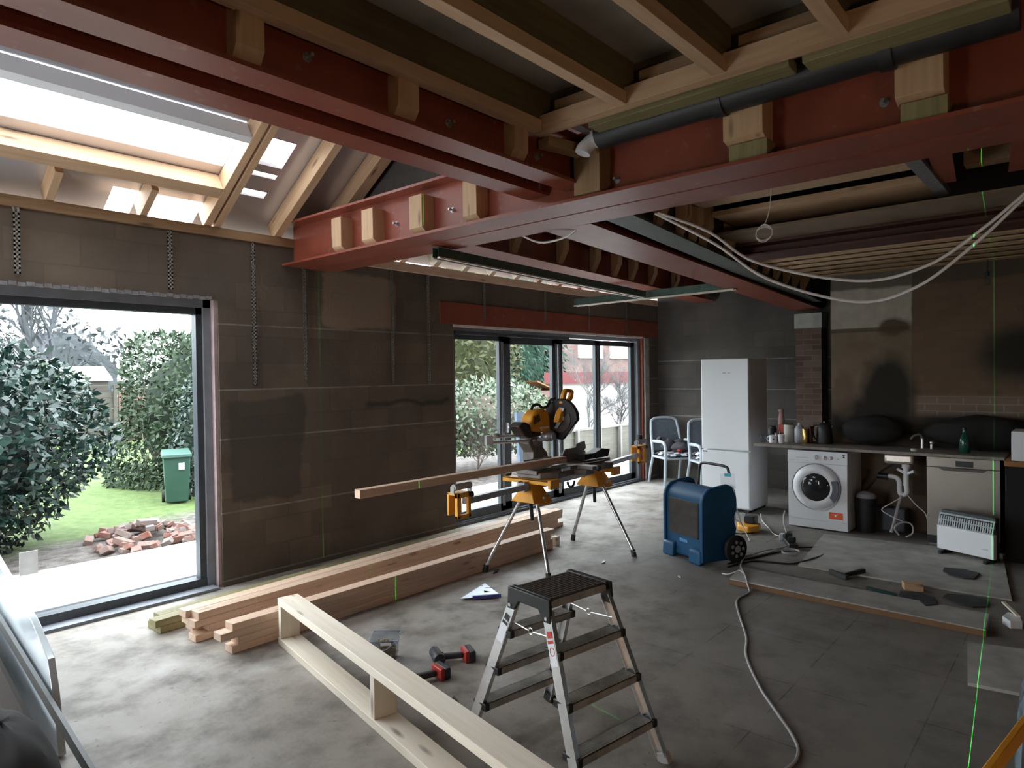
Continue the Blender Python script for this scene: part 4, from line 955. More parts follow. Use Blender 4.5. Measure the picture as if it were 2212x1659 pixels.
    pts = smooth_path([(4.70, 3.74, 1.40), (4.73, 3.74, 1.435), (4.80, 3.74, 1.44), (4.86, 3.74, 1.41), (4.92, 3.73, 1.42), (4.96, 3.72, 1.475), (5.01, 3.70, 1.49)], 5)
    MB().tube(pts, .013, 10).build('carry_bar', BLACKP, t, smooth=True).location = (-.075, .07, 0)
    m = MB().prism([(4.90, 3.655, 1.29), (4.94, 3.655, 1.38), (5.03, 3.655, 1.455), (5.07, 3.655, 1.43), (5.00, 3.655, 1.37), (4.95, 3.655, 1.28)], (0, .06, 0)); m.build('yellow_arm_cover', YEL, t, bevel=.008).location = (-.08, .0, -.01)
    # handle: a loop with a slot
    o = [(4.985, 1.462), (5.12, 1.462), (5.165, 1.51), (5.18, 1.565), (5.155, 1.59), (5.065, 1.60), (5.03, 1.575), (5.01, 1.53)]
    i_ = [(5.055, 1.505), (5.10, 1.500), (5.128, 1.53), (5.135, 1.555), (5.115, 1.565), (5.08, 1.565), (5.068, 1.55), (5.06, 1.53)]
    y0, y1 = 3.64, 3.68; vs = [(x, y0, z) for x, z in o] + [(x, y0, z) for x, z in i_] + [(x, y1, z) for x, z in o] + [(x, y1, z) for x, z in i_]; fs = []
    for j in range(8):
        k = (j + 1) % 8
        fs += [(j, k, 8 + k, 8 + j), (16 + j, 24 + j, 24 + k, 16 + k), (j, 16 + j, 16 + k, k), (8 + j, 8 + k, 24 + k, 24 + j)]
    MB().add(vs, fs).build('saw_handle', YEL, t, bevel=.008, smooth=True).location = (-.085, .03, -.02)
mitre_saw()
plank('cut_timber', (2.66, 3.70, .905), (4.92, 3.67, .905), .062, .058, PINE_P, None, 'square timber lying across the saw table and reaching out to the left', cat='timber')

# ================================================================== DEHUMIDIFIER
def dehumidifier():
    t = thing('dehumidifier', 'blue moulded dehumidifier on wheels with a dark front grille', 'dehumidifier', (5.62, 2.86, 0), R(-114.2))
    W_ = .255
    prof = [(.03, .03), (.03, .60), (.05, .655), (.10, .70), (.18, .725), (.36, .70), (.44, .675), (.485, .62), (.49, .50), (.465, .44), (.465, .36), (.49, .32), (.30, .06), (.20, .03)]
    MB().prism([(-W_, y, z) for y, z in prof], (2 * W_, 0, 0)).build('body', BLUE, t, local=True, bevel=.018, seg=3)
    for s_ in (-1, 1):
        x = s_ * W_ - (.02 if s_ > 0 else -.0)
        pr = [(.0, .03), (.0, .60), (.03, .675), (.10, .725), (.20, .74), (.36, .755), (.44, .73), (.50, .62), (.50, .50), (.475, .44), (.475, .37), (.50, .32), (.42, .05), (.40, .02)]
        MB().prism([(s_ * (W_ - .012), y, z) for y, z in pr], (s_ * .032, 0, 0)).build('side_panel', BLUE, t, local=True, bevel=.010, seg=3)
        MB().prism([(s_ * .11, -.03, .0), (s_ * .11, -.02, .13), (s_ * .11, .05, .16), (s_ * .11, .05, 0)], (s_ * .155, 0, 0)).build('foot_bulge', BLUE, t, local=True, bevel=.018, seg=3)
        wx = s_ * (W_ + .032)
        w_ = MB().lathe([(.045, -.028), (.10, -.028), (.128, -.018), (.132, 0), (.128, .018), (.10, .028), (.045, .028)], (wx + s_ * .02, .44, .134), 32, 'x').build('wheel', RUBBER, t, local=True, smooth=True)
        m = MB().lathe([(.01, -.03), (.035, -.034), (.035, .034), (.01, .03)], (wx + s_ * .02, .44, .134), 16, 'x')
        w2 = m.build('wheel_hub', GREYC, w_, local=True, smooth=True)
        m = MB()
        for j in range(7):
            a = j / 7 * 6.283; m.cyl((wx + s_ * .046, .44 + .068 * math.cos(a), .134 + .068 * math.sin(a)), (wx + s_ * .051, .44 + .068 * math.cos(a), .134 + .068 * math.sin(a)), .017, n=10)
        m.build('hub_holes', GREYC, w_, local=True)
    m = MB().box((-.205, .018, .235), (.205, .028, .585))
    gr = m.build('grille_panel', GRILLE, t, local=True, bevel=.004)
    m = MB()
    for j in range(22): m.box((-.20, .012, .245 + j * .0153), (.20, .018, .251 + j * .0153))
    m.build('grille_slats', GRILLE, gr, local=True)
    MB().box((-.055, .020, .165), (.055, .032, .20)).build('badge', plain('light blue badge', (.12, .34, .62), .4), t, local=True, bevel=.012, label='light blue oval badge')
    pts = [(-.20, .46, .60), (-.205, .475, .78), (-.19, .48, .875), (-.15, .482, .905), (0, .483, .910), (.15, .482, .905), (.19, .48, .875), (.205, .475, .78), (.20, .46, .60)]
    MB().tube(smooth_path(pts, 5), .014, 10).build('handle', BLACKP, t, local=True, smooth=True)
    tg = MB().bar((.19, .462, .845), (.215, .455, .70), .002, .19, up=(1, 0, .12)).build('hanging_tag', WHITEP, t, local=True, label='white instruction tag hanging from the handle')
    MB().bar((.200, .458, .846), (.203, .457, .815), .0026, .085, up=(1, 0, .12)).build('tag_stripe', plain('teal print', (.06, .35, .42), .6), tg, local=True)
dehumidifier()

# ================================================================== KITCHEN END
def rbox(lo, hi, name, mat, t, bev=.008, label=None): return MB().box(lo, hi).build(name, mat, t, label, bevel=bev, seg=3)
dh = bpy.data.objects['dehumidifier']; dh.scale = (1, .80, .93)
for ch in dh.children:
    if ch.name.startswith('wheel'): ch.scale = (1, 1.15, 1); ch.location = (0, -.066, 0)
t = thing('fridge_freezer', 'tall white fridge freezer standing alone between chairs and counter', 'fridge', (8.2, 3.43, 0))
rbox((7.955, 3.13, .03), (8.50, 3.735, 1.875), 'cabinet', WHITEP, t, .006)
rbox((7.90, 3.13, .755), (7.95, 3.735, 1.875), 'door', WHITEP, t, .012)
d2 = rbox((7.90, 3.13, .05), (7.95, 3.735, .742), 'door', WHITEP, t, .012)
rbox((7.896, 3.66, .715), (7.902, 3.72, .735), 'handle_recess', ANTHL, d2, .002)
MB().box((7.893, 3.36, 1.695), (7.8995, 3.385, 1.705)).box((7.893, 3.41, 1.695), (7.8995, 3.45, 1.705)).build('maker_mark', GREYC, t)
MB().box((7.92, 3.15, 0), (8.48, 3.20, .03)).box((7.92, 3.66, 0), (8.48, 3.71, .03)).build('foot', BLACKP, t)

t = thing('washing_machine', 'white washing machine with a round glass door under the counter', 'washing machine', (7.8, 2.255, 0))
y0, y1 = 1.950, 2.560
rbox((7.565, y0, .012), (8.10, y1, .846), 'cabinet', WHITEP, t, .006)
rbox((7.550, y0, .715), (7.566, y1, .846), 'control_panel', WHITEP, t, .004)
rbox((7.553, y0 + .004, .105), (7.566, y1 - .004, .712), 'front_panel', WHITEP, t, .003)
rbox((7.558, y0 + .004, .015), (7.566, y1 - .004, .100), 'kick_plate', WHITEP, t, .002)
c = (0, 2.262, .462)
dr = MB().lathe([(.150, 7.520), (.165, 7.512), (.205, 7.520), (.238, 7.540), (.246, 7.556), (.15, 7.556)], c, 48, 'x').build('door_ring', WHITEP, t, smooth=True)
MB().ball((7.535, c[1], c[2]), (.045, .158, .158), 40, 20).build('door_glass', plain('smoked glass', (.03, .03, .034), .06, 0, .05), dr, smooth=True)
MB().lathe([(.246, 7.548), (.252, 7.545), (.252, 7.556), (.246, 7.556)], c, 48, 'x').build('door_trim', GALV, dr, smooth=True)
pts = [(7.508, c[1] + rr * math.sin(R(a)), c[2] + rr * math.cos(R(a))) for rr, rg in ((.236, range(-128, -62, 6)), (.172, range(-64, -130, -6))) for a in rg]
MB().prism(pts, (.022, 0, 0)).build('door_handle', plain('dark grey handle', (.10, .11, .13), .4), dr, bevel=.003)
for y, r_ in ((2.262, .026), (2.175, .019), (2.11, .019)):
    k_ = MB().lathe([(r_, 7.552), (r_, 7.530), (r_ * .8, 7.522)], (0, y, .783), 24, 'x').build('knob', WHITEP, t, smooth=True)
    MB().box((7.518, y - .003 - r_ * .2, .783 - r_ * .7), (7.524, y + .003 - r_ * .2, .783 + r_ * .7)).build('knob_pointer', GREYC, k_)
MB().box((7.5475, 2.34, .768), (7.551, 2.47, .772)).box((7.5475, 2.34, .738), (7.551, 2.54, .740)).build('drawer_line', GREYC, t)
MB().cyl((7.551, 1.985, .80), (7.546, 1.985, .80), .009, n=12).box((7.5475, 1.975, .815), (7.551, 2.0, .825)).box((7.5475, 2.03, .775), (7.551, 2.05, .778)).build('panel_marks', ANTH, t)
MB().box((7.546, 2.245, .688), (7.552, 2.285, .694)).build('maker_mark', GREYC, t)
st = MB().box((7.5505, 2.0, .135), (7.5525, 2.135, .205)).build('sticker', plain('orange red sticker', (.80, .12, .03), .5), t, label='orange red sticker with white marks')
MB().box((7.5495, 2.0, .10), (7.5520, 2.135, .128)).box((7.5495, 2.062, .160), (7.5506, 2.080, .185)).box((7.5495, 2.09, .175), (7.5506, 2.10, .185)).box((7.5495, 2.05, .180), (7.5506, 2.058, .19)).build('sticker_text', WHITEP, st)

t = thing('worktop', 'long thin grey dusty worktop along the kitchen wall', 'worktop', (7.8, 1.75, .868))
rbox((7.50, .62, .868), (8.135, 2.92, .898), 'worktop_slab', GREYTOP, t, .004)
t2 = thing('worktop_support', 'dark timber batten holding the worktop on the kitchen wall', 'batten', (8.1, 1.6, .82))
rbox((8.09, 1.24, .815), (8.148, 1.945, .866), 'batten', JOIST, t2, .002)
MB().box((8.09, 2.60, 0), (8.13, 2.64, .866)).build('post', JOIST, t)

t = thing('dishwasher', 'champagne grey dishwasher under the right end of the worktop', 'dishwasher', (7.8, .945, 0))
y0, y1 = .655, 1.238
rbox((7.575, y0, .02), (8.12, y1, .862), 'cabinet', BLACKP, t, .004)
rbox((7.552, y0, .10), (7.574, y1, .765), 'door', SILV, t, .004)
cp = rbox((7.548, y0, .768), (7.574, y1, .862), 'control_panel', SILV, t, .004)
MB().box((7.5455, .86, .780), (7.549, 1.0, .835)).build('display', BLACKP, cp)
MB().prism([(7.5475, 1.14, .762), (7.5475, 1.10, .735), (7.5475, .78, .738), (7.5475, .755, .762)], (.006, 0, 0)).build('handle_recess', plain('shadowed recess', (.09, .08, .07), .5), t)
rbox((7.60, y0 + .01, .0), (7.62, y1 - .01, .095), 'kick_plate', SILV, t, .002)

t = thing('convector_heater', 'white convector heater with a grey slatted top standing before the dishwasher', 'heater', (7.18, .865, 0), R(-24))
MB().box((-.045, -.245, .055), (.0, .245, .27)).build('front_panel', WHITEP, t, local=True, bevel=.005)
MB().box((-.0, -.235, .04), (.06, .235, .41)).build('back_case', plain('dark slate case', (.05, .06, .065), .5), t, local=True, bevel=.008)
m = MB()
for k in range(2):
    for j in range(24): m.bar((-.040 + k * .014, -.232 + j * .0202, .275 + k * .055), (-.028 + k * .014, -.232 + j * .0202, .322 + k * .055), .011, .004)
m.box((-.044, -.24, .268), (-.03, .24, .277)).box((-.03, -.24, .320), (-.018, .24, .331)).box((-.016, -.24, .372), (.0, .24, .386))
m.build('top_grille', plain('pale grey grille', (.42, .47, .50), .4), t, local=True)
MB().box((-.02, -.22, .28), (-.005, .22, .37)).build('element', BLACKP, t, local=True)
for y in (-.21, .18): MB().box((-.09, y, 0), (.11, y + .03, .045)).build('foot', BLACKP, t, local=True, bevel=.005)
MB().box((-.049, -.20, .13), (-.044, -.15, .134)).build('maker_mark', GREYC, t, local=True)

# under the worktop, between the machines
t = thing('sink_bowl', 'stainless sink bowl showing below the worktop', 'sink', (7.8, 1.49, .74))
rbox((7.62, 1.36, .755), (8.03, 1.63, .866), 'bowl', plain('brushed sink steel', (.75, .66, .60), .3, .8, .1), t, .03)
t = thing('waste_trap', 'white plastic sink waste with a bottle bend and hoses', 'pipe', (7.8, 1.46, .2))
MB().tube([(7.8, 1.46, .76), (7.8, 1.46, .52)], .026, 14).tube(smooth_path([(7.8, 1.46, .53), (7.8, 1.455, .45), (7.8, 1.49, .42), (7.8, 1.52, .45), (7.8, 1.525, .56), (7.8, 1.56, .60), (7.8, 1.64, .605)], 5), .024, 12).tube([(7.8, 1.46, .64), (7.76, 1.38, .68)], .014, 8).tube([(7.8, 1.46, .64), (7.78, 1.54, .69)], .014, 8).cyl((7.8, 1.46, .70), (7.8, 1.46, .74), .04).build('trap', WHITEP, t, smooth=True)
MB().cyl((7.8, 1.62, .60), (7.8, 1.72, .605), .032).build('trap_socket', BLACKP, t, smooth=True)
MB().tube(smooth_path([(7.78, 1.50, .42), (7.75, 1.53, .28), (7.72, 1.56, .12), (7.70, 1.58, .04)], 5), .016, 8).build('drain_hose', GREYC, t, smooth=True)
cable('hose', [(7.75, 1.50, .40), (7.7, 1.58, .34), (7.68, 1.66, .27), (7.66, 1.58, .22), (7.65, 1.50, .19), (7.66, 1.47, .18)], .005, WHITEC, 'thin white hose looping under the sink', 'hose')
cable('hose', [(7.78, 1.44, .42), (7.74, 1.36, .34), (7.72, 1.28, .27), (7.72, 1.25, .16)], .005, WHITEC, 'thin white hose running from the trap to the dishwasher', 'hose')
cable('hose', [(7.66, 1.50, .03), (7.66, 1.54, .10), (7.68, 1.48, .16), (7.70, 1.40, .15), (7.68, 1.38, .07), (7.66, 1.44, .02)], .009, GREYC, 'coiled grey hose on the floor under the sink', 'hose')
cable('hose', [(7.95, 1.88, .40), (7.9, 1.80, .50), (7.88, 1.72, .62), (7.85, 1.62, .70), (7.85, 1.56, .74)], .012, BLACKP, 'black flexible hose rising to the sink', 'hose')
t = thing('bucket', 'black bucket with a pale lid beside the washing machine', 'bucket', (7.78, 1.85, 0))
MB().lathe([(.085, .0), (.10, .30), (.104, .36)], (7.80, 1.835, 0), 24).build('bucket_body', BLACKP, t, smooth=True)
MB().lathe([(.10, .36), (.085, .40), (.03, .425)], (7.80, 1.835, 0), 24).build('bucket_lid', plain('grey plastic bag', (.30, .30, .32), .4), t, smooth=True)
tag(MB().box((7.95, 1.50, .0), (8.12, 1.78, .24)).build('storage_crate', plain('slate grey crate', (.10, .12, .14), .6), None, 'grey crate on the floor at the wall under the sink', bevel=.01), None, 'crate')

# on the worktop
ZT = .899
def mug(name, x, y, r_, h, mat, label, handle=0, taper=.9, cat='mug'):
    t = thing(name, label, cat, (x, y, ZT))
    MB().lathe([(r_ * taper * .9, 0), (r_ * taper, .004), (r_, h), (r_ * .93, h), (r_ * taper * .9, .01)], (x, y, ZT), 28).build('cup', mat, t, smooth=True)
    if handle:
        MB().tube([(x, y + handle * (r_ * .95 + .026 * math.sin(R(a))), ZT + h * .52 + h * .30 * math.cos(R(a))) for a in range(0, 181, 20)], .0055, 8).build('handle', mat, t, smooth=True)
    return t
mug('glass_mug', 7.66, 2.865, .036, .085, CLEARP, 'clear glass tumbler at the left end of the worktop', 0, cat='glass')
mg = mug('white_mug', 7.66, 2.76, .042, .088, WHITEP, 'white mug with a small dark motif', 1, .98)
MB().cyl((7.618, 2.735, ZT + .045), (7.6165, 2.735, ZT + .045), .009, n=10).build('motif', ANTH, mg)
tc_ = mug('tall_cup', 7.66, 2.665, .038, .10, WHITEP, 'white tapered cup with a spoon, to the right of the white mug', 0, .72, cat='cup')
MB().tube([(7.66, 2.67, ZT + .02), (7.655, 2.685, ZT + .135)], .003, 6).build('spoon', ALU, tc_)
def jar(name, x, y, r_, h, mat, label, cat='jar', lidmat=None, lidh=.02, prof=None):
    t = thing(name, label, cat, (x, y, ZT))
    MB().lathe(prof or [(r_ * .95, 0), (r_, .006), (r_, h - .006), (r_ * .9, h)], (x, y, ZT), 24).build('jar_body', mat, t, smooth=True)
    if lidmat: MB().lathe([(r_ * .8, h), (r_ * .8, h + lidh), (r_ * .7, h + lidh + .002)], (x, y, ZT), 24).build('lid', lidmat, t, smooth=True)
    return t
jar('dark_jar', 7.92, 2.86, .050, .15, BLACKP, 'black jar behind the white mug', lidmat=BLACKP)
jar('brown_jar', 7.86, 2.76, .05, .10, plain('dark brown jar', (.07, .03, .025), .4), 'low dark brown jar between the black jar and the tall cup')
t = thing('red_packet', 'red and white packet standing behind the cups', 'packet', (7.97, 2.72, ZT))
rbox((7.93, 2.70, ZT), (8.0, 2.79, ZT + .19), 'packet', plain('red packet', (.45, .05, .03), .5), t, .003)
jar('paper_roll', 7.86, 2.645, .058, .20, plain('pale beige tub', (.55, .52, .47), .5), 'tall pale tub behind the tapered cup', cat='tub', lidmat=BLACKP, lidh=.008)
jar('milk_bottle', 7.83, 2.52, .055, .20, plain('bluish grey plastic', (.40, .42, .46), .35), 'bluish grey plastic bottle between the pale tub and the gold can', cat='bottle', prof=[(.05, 0), (.055, .01), (.055, .15), (.035, .19), (.02, .20), (.018, .225)])
jar('spray_bottle', 8.02, 2.79, .036, .30, plain('dusty pink plastic', (.45, .28, .26), .5), 'tall dusty pink bottle at the back of the cups', cat='bottle', prof=[(.034, 0), (.036, .01), (.036, .24), (.026, .29), (.022, .33), (.03, .34), (.03, .36), (.01, .37)])
jar('gold_can', 7.80, 2.45, .030, .165, plain('gold metal can', (.85, .60, .18), .22, .9), 'tall shiny gold can', cat='can')
jar('dark_bottle', 7.87, 2.415, .026, .19, plain('dark red brown bottle', (.06, .015, .012), .3), 'dark red brown bottle beside the gold can', cat='bottle')
tag(MB().prism([(7.92, 2.375, ZT), (7.92, 2.31, ZT), (7.93, 2.32, ZT + .11), (7.95, 2.355, ZT + .22)], (.006, 0, 0)).build('paper_sheet', WHITEP, None, 'torn white paper propped between can and kettle'), None, 'paper')
def kettle():
    x, y = 7.90, 2.275; t = thing('kettle', 'black kettle with a loop handle on the worktop', 'kettle', (x, y, ZT))
    MB().lathe([(.085, 0), (.088, .02), (.078, .15), (.066, .205), (.05, .222), (.012, .23)], (x, y, ZT), 32).build('kettle_body', BLACKP, t, smooth=True)
    MB().tube(smooth_path([(x, y + .055, ZT + .205), (x, y + .11, ZT + .195), (x, y + .125, ZT + .13), (x, y + .105, ZT + .06), (x, y + .075, ZT + .04)], 5), .011, 10).build('handle', BLACKP, t, smooth=True)
    MB().prism([(x, y - .06, ZT + .15), (x, y - .105, ZT + .205), (x, y - .05, ZT + .205)], (.03, 0, 0)).build('spout', BLACKP, t, bevel=.006)
    MB().ball((x, y, ZT + .236), .012).build('lid_knob', GALV, t)
kettle()
BLKBAG = plain('matt black sacking', (.005, .004, .004), .8, 0, .3, 9)
def sack(name, c, rad, label, seed):
    random.seed(seed)
    o = MB().ball(c, rad, 20, 12, .10).build(name, BLKBAG, None, label, smooth=True); s_ = o.modifiers.new('soft', 'SUBSURF'); s_.levels = s_.render_levels = 1
    return tag(o, None, 'sack')
sack('black_sack', (7.94, 1.80, ZT + .170), (.14, .31, .158), 'bulky black sack on the middle of the worktop', 3)
sack('black_sack', (7.97, .86, ZT + .180), (.11, .46, .168), 'wide black sack at the right end of the worktop', 5)
t = thing('green_bottle', 'dark bottle with green glints on the right part of the worktop', 'bottle', (7.72, .95, ZT))
MB().lathe([(.04, 0), (.045, .01), (.045, .11), (.035, .16), (.016, .19), (.016, .22)], (7.72, .95, ZT), 24).build('bottle', plain('dark green glass', (.01, .07, .05), .12), t, smooth=True)
MB().lathe([(.018, .22), (.018, .24), (.008, .25)], (7.72, .95, ZT), 16).build('cap', BLACKP, t)
t = thing('mixer_tap', 'chrome tap standing over the sink', 'tap', (7.95, 1.30, ZT))
MB().cyl((7.95, 1.34, ZT), (7.95, 1.34, ZT + .10), .016).tube(smooth_path([(7.95, 1.34, ZT + .10), (7.92, 1.36, ZT + .14), (7.85, 1.40, ZT + .13), (7.82, 1.42, ZT + .10)], 5), .011, 10).build('spout', ALU, t, smooth=True)
MB().cyl((7.90, 1.25, ZT), (7.90, 1.25, ZT + .05), .014).ball((7.90, 1.25, ZT + .065), .02).build('handle', ALU, t, smooth=True)
t = thing('small_pot', 'small pale round pot on the worktop edge right of the sink', 'pot', (7.62, 1.355, ZT))
MB().lathe([(.03, 0), (.033, .022), (.030, .026)], (7.62, 1.355, ZT), 20).build('pot', plain('pale green pot', (.50, .55, .50), .4), t, smooth=True)
t = thing('microwave', 'white microwave on an orange box at the right picture edge', 'microwave', (7.35, .36, .0))
rbox((7.30, .10, .895), (7.65, .555, 1.155), 'case', WHITEP, t, .008)
MB().box((7.296, .12, .93), (7.301, .46, 1.12)).build('window', BLACKP, t)
t = thing('dark_cabinet', 'black cabinet at the right picture edge under the microwave', 'cabinet', (7.6, .3, 0))
rbox((7.30, -.2, .0), (7.9, .60, .845), 'cabinet_body', BLKBAG, t, .004)
rbox((7.28, -.2, .846), (7.92, .605, .892), 'cabinet_top', plain('orange brown plank', (.30, .13, .03), .6), t, .004)

# chairs with cushions
def checker():
    g = NG('black and white check cloth'); c = g.coord(); ck = g.n('TexChecker'); ck.inputs['Scale'].default_value = 11
    g.l(c, ck.inputs['Vector']); ck.inputs['Color1'].default_value = (.80, .80, .82, 1); ck.inputs['Color2'].default_value = (.05, .05, .07, 1)
    nz = g.n('TexChecker'); g.set(ck.outputs['Color'], .9); return g.m
CHECK = checker()
def chair(loc, rz_, label):
    t = thing('garden_chair', label, 'chair', loc, rz_)
    for s_ in (-1, 1):
        lg = [(s_ * .295, -.27, 0), (s_ * .285, -.275, .30), (s_ * .28, -.28, .56), (s_ * .28, -.25, .64), (s_ * .275, -.15, .67), (s_ * .265, .15, .66)]
        MB().tube(smooth_path(lg, 5), .024, 8).build('front_leg', CHAIRG, t, 'front leg curving into the armrest', local=True, smooth=True)
        lg = [(s_ * .26, .34, 0), (s_ * .25, .28, .25), (s_ * .245, .22, .44), (s_ * .24, .28, .75), (s_ * .215, .33, .96)]
        MB().tube(smooth_path(lg, 5), .022, 8).build('rear_leg', CHAIRG, t, local=True, smooth=True)
    MB().tube(smooth_path([(-.215, .33, .96), (-.15, .345, .995), (0, .355, 1.005), (.15, .345, .995), (.215, .33, .96)], 5), .022, 8).build('top_rail', CHAIRG, t, local=True, smooth=True)
    MB().add([(-.235, .235, .50), (.235, .235, .50), (.215, .34, .98), (-.215, .34, .98), (-.235, .255, .50), (.235, .255, .50), (.215, .36, .98), (-.215, .36, .98)],
             [(0, 1, 2, 3), (7, 6, 5, 4), (0, 4, 5, 1), (1, 5, 6, 2), (2, 6, 7, 3), (3, 7, 4, 0)]).build('backrest', CHAIRB, t, local=True, bevel=.008)
    MB().box((-.265, -.27, .405), (.265, .24, .435)).build('seat', CHAIRG, t, local=True, bevel=.012)
    return t
chair((9.36, 4.88, 0), R(-35), 'grey plastic garden chair in the corner by the doors')
chair((9.18, 4.18, 0), R(-42), 'grey plastic garden chair mostly hidden behind the fridge')
def cushion(M_, label, z):
    random.seed(2); m = MB()
    n = 10; vs = []; fs = []
    for side in (0, 1):
        for i in range(n + 1):
            for j in range(n + 1):
                u, v = i / n * 2 - 1, j / n * 2 - 1; e = (1 - abs(u) ** 6) * (1 - abs(v) ** 6)
                h = .028 * e ** .5 + .006 * math.sin(u * 9) * math.sin(v * 8) * e
                vs.append((u * .235, v * .235, .028 + (h if side else -min(h, .027))))
    for side in (0, 1):
        k = side * (n + 1) ** 2
        for i in range(n):
            for j in range(n): fs.append((k + i * (n + 1) + j, k + i * (n + 1) + j + 1, k + (i + 1) * (n + 1) + j + 1, k + (i + 1) * (n + 1) + j))
    m.add(vs, fs)
    bm = bmesh.new(); wm = M_ @ Matrix.Translation((0, -.02, z))
    o = m.build('seat_cushion', CHECK, None, label, wm=wm, smooth=True); tag(o, None, 'cushion'); return o
def CM(loc, a): return Matrix.Translation(Vector(loc)) @ Matrix.Rotation(a, 4, 'Z')
cushion(CM((9.36, 4.88, 0), R(-35)), 'checked cushion on the corner chair', .436)
cushion(CM((9.18, 4.18, 0), R(-42)), 'checked cushion on the chair beside the fridge, lower one', .436)
cushion(CM((9.18, 4.18, 0), R(-42)), 'checked cushion on the chair beside the fridge, upper one', .494)
def jacket():
    wm = CM((9.36, 4.88, 0), R(-35)) @ Matrix.Translation((.03, .02, .49)); random.seed(11)
    m = MB(); m.ball((.08, -.02, .075), (.15, .13, .075), 22, 14, .10).ball((-.06, .12, .10), (.12, .09, .10), 20, 12, .12).ball((.12, .10, .12), (.10, .08, .07), 18, 12, .12)
    m.tube(smooth_path([(-.08, .12, .14), (-.18, .14, .20), (-.24, .08, .17), (-.27, .0, .19)], 4), .05, 12, .03)
    o = m.build('jacket', plain('dark grey cloth', (.085, .08, .09), .9, 0, .35, 9), None, 'dark grey jacket crumpled on the corner chair', wm=wm, smooth=True)
    s_ = o.modifiers.new('soft', 'SUBSURF'); s_.levels = s_.render_levels = 1; tag(o, None, 'jacket')
    m = MB().ball((.02, -.115, .035), (.045, .035, .03), 12, 8, .1); m.build('lining', plain('red lining', (.45, .04, .04), .8), o, wm=wm, smooth=True, label='red lining showing at the edge')
jacket()

# ================================================================== ON THE FLOOR
t = thing('floor_board', 'long narrow dusty grey board lying on the floor', 'board', (5.35, 1.4, 0))
MB().prism([(5.183, 2.225, .001), (5.555, 2.285, .001), (5.52, .54, .001), (5.163, .525, .001)], (0, 0, .045)).build('board_face', PALEBRD, t, bevel=.003)
MB().prism([(5.175, 2.222, .002), (5.182, 2.224, .002), (5.162, .527, .002), (5.155, .525, .002)], (0, 0, .036)).build('board_edge', plain('orange brown board edge', (.20, .11, .055), .8), t, label='orange brown long edge')
tag(MB().prism([(7.35, 2.13, .001), (6.02, 1.96, .001), (6.07, .46, .001), (7.52, .64, .001)], (0, 0, .014)).build('floor_sheet', PALEBRD, None, 'large flat grey sheet on the floor before the washing machine', bevel=.002), None, 'sheet')
SLATE = plain('dark slate fragment', (.045, .047, .05), .7, 0, .3, 12, .003)
def flat(name, pts, h, mat, label, cat, z=.001):
    random.seed(hash(label) % 97); c = Vector((sum(p[0] for p in pts) / len(pts), sum(p[1] for p in pts) / len(pts), z))
    return tag(MB().prism([(p[0], p[1], z) for p in pts], (0, 0, h)).build(name, mat, None, label, bevel=.002), None, cat)
flat('slate_piece', [(5.945, .85), (6.0, .70), (5.98, .60), (5.80, .58), (5.73, .66), (5.76, .78), (5.83, .86)], .012, SLATE, 'dark flat slate piece between the two grey boards, at their right ends', 'slate')
flat('slate_piece', [(5.80, 1.13), (5.84, 1.0), (5.78, .90), (5.66, .87), (5.64, .98), (5.68, 1.12)], .012, SLATE, 'dark flat slate piece right of the wood block', 'slate')
flat('slate_piece', [(6.67, .97), (6.71, .84), (6.66, .72), (6.46, .73), (6.42, .80), (6.45, .90), (6.54, .96)], .010, SLATE, 'black slate piece lying on the large grey sheet', 'slate', .0155)
flat('slate_piece', [(5.50, .95), (5.56, .88), (5.50, .84), (5.42, .90)], .006, SLATE, 'small dark diamond shaped slate on the long board', 'slate', .0465)
flat('green_strip', [(5.74, 1.36), (5.77, 1.35), (5.72, 1.14), (5.67, 1.13), (5.66, 1.20)], .012, plain('dark teal plastic', (.02, .09, .09), .5), 'dark teal strip beside the long board', 'strip')
wm, L = frame_of((5.90, 1.13, .002), (5.95, 1.00, .002))
tag(MB().box((0, -.05, 0), (.13, .05, .055)).build('wood_block', PINE, None, 'small pale wood block among the slates', wm=wm, bevel=.003), None, 'wood block')
flat('plaster_lump', [(5.62, .45), (5.57, .38), (5.46, .36), (5.42, .42), (5.50, .47)], .05, WHITEP, 'white plaster lump at the right of the boards', 'plaster')
tag(MB().bar((5.80, .49, .062), (5.52, .385, .062), .02, .012).build('wood_sliver', PINE_W, None, 'thin pale wood sliver resting on the plaster lump'), None, 'wood sliver')
tag(MB().prism([(4.95, .60, .001), (5.06, .20, .001), (4.35, .15, .001), (4.30, .52, .001)], (0, 0, .018)).build('floor_sheet', PALEBRD, None, 'smaller grey green sheet on the floor at the right picture edge'), None, 'sheet')
t = thing('hammer', 'dark hammer lying on the floor beyond the long board', 'hammer', (5.95, 1.56, 0))
MB().bar((5.93, 1.56, .022), (6.13, 1.46, .03), .028, .03, w1=.04, h1=.04).build('hammer_handle', BLACKP, t, bevel=.008)
MB().bar((5.86, 1.52, .024), (5.96, 1.68, .024), .035, .038).build('hammer_head', SLATE, t, bevel=.006)
t = thing('charger', 'small yellow and black battery charger on the floor by the fridge', 'charger', (7.15, 2.86, 0))
MB().prism([(6.98, 2.90, .002), (6.93, 2.76, .002), (7.03, 2.68, .002), (7.20, 2.73, .002), (7.24, 2.88, .002), (7.13, 2.97, .002)], (0, 0, .07)).build('charger_base', YEL, t, bevel=.02, seg=3)
MB().box((7.08, 2.76, .073), (7.20, 2.87, .15)).build('battery', BLACKP, t, bevel=.01)
MB().tube([(7.07, 2.90, .075), (7.07, 2.96, .10), (7.07, 2.96, .17), (7.07, 2.84, .18)], .006, 6).box((7.05, 2.84, .165), (7.09, 2.92, .18)).build('clip_bracket', GALV, t)
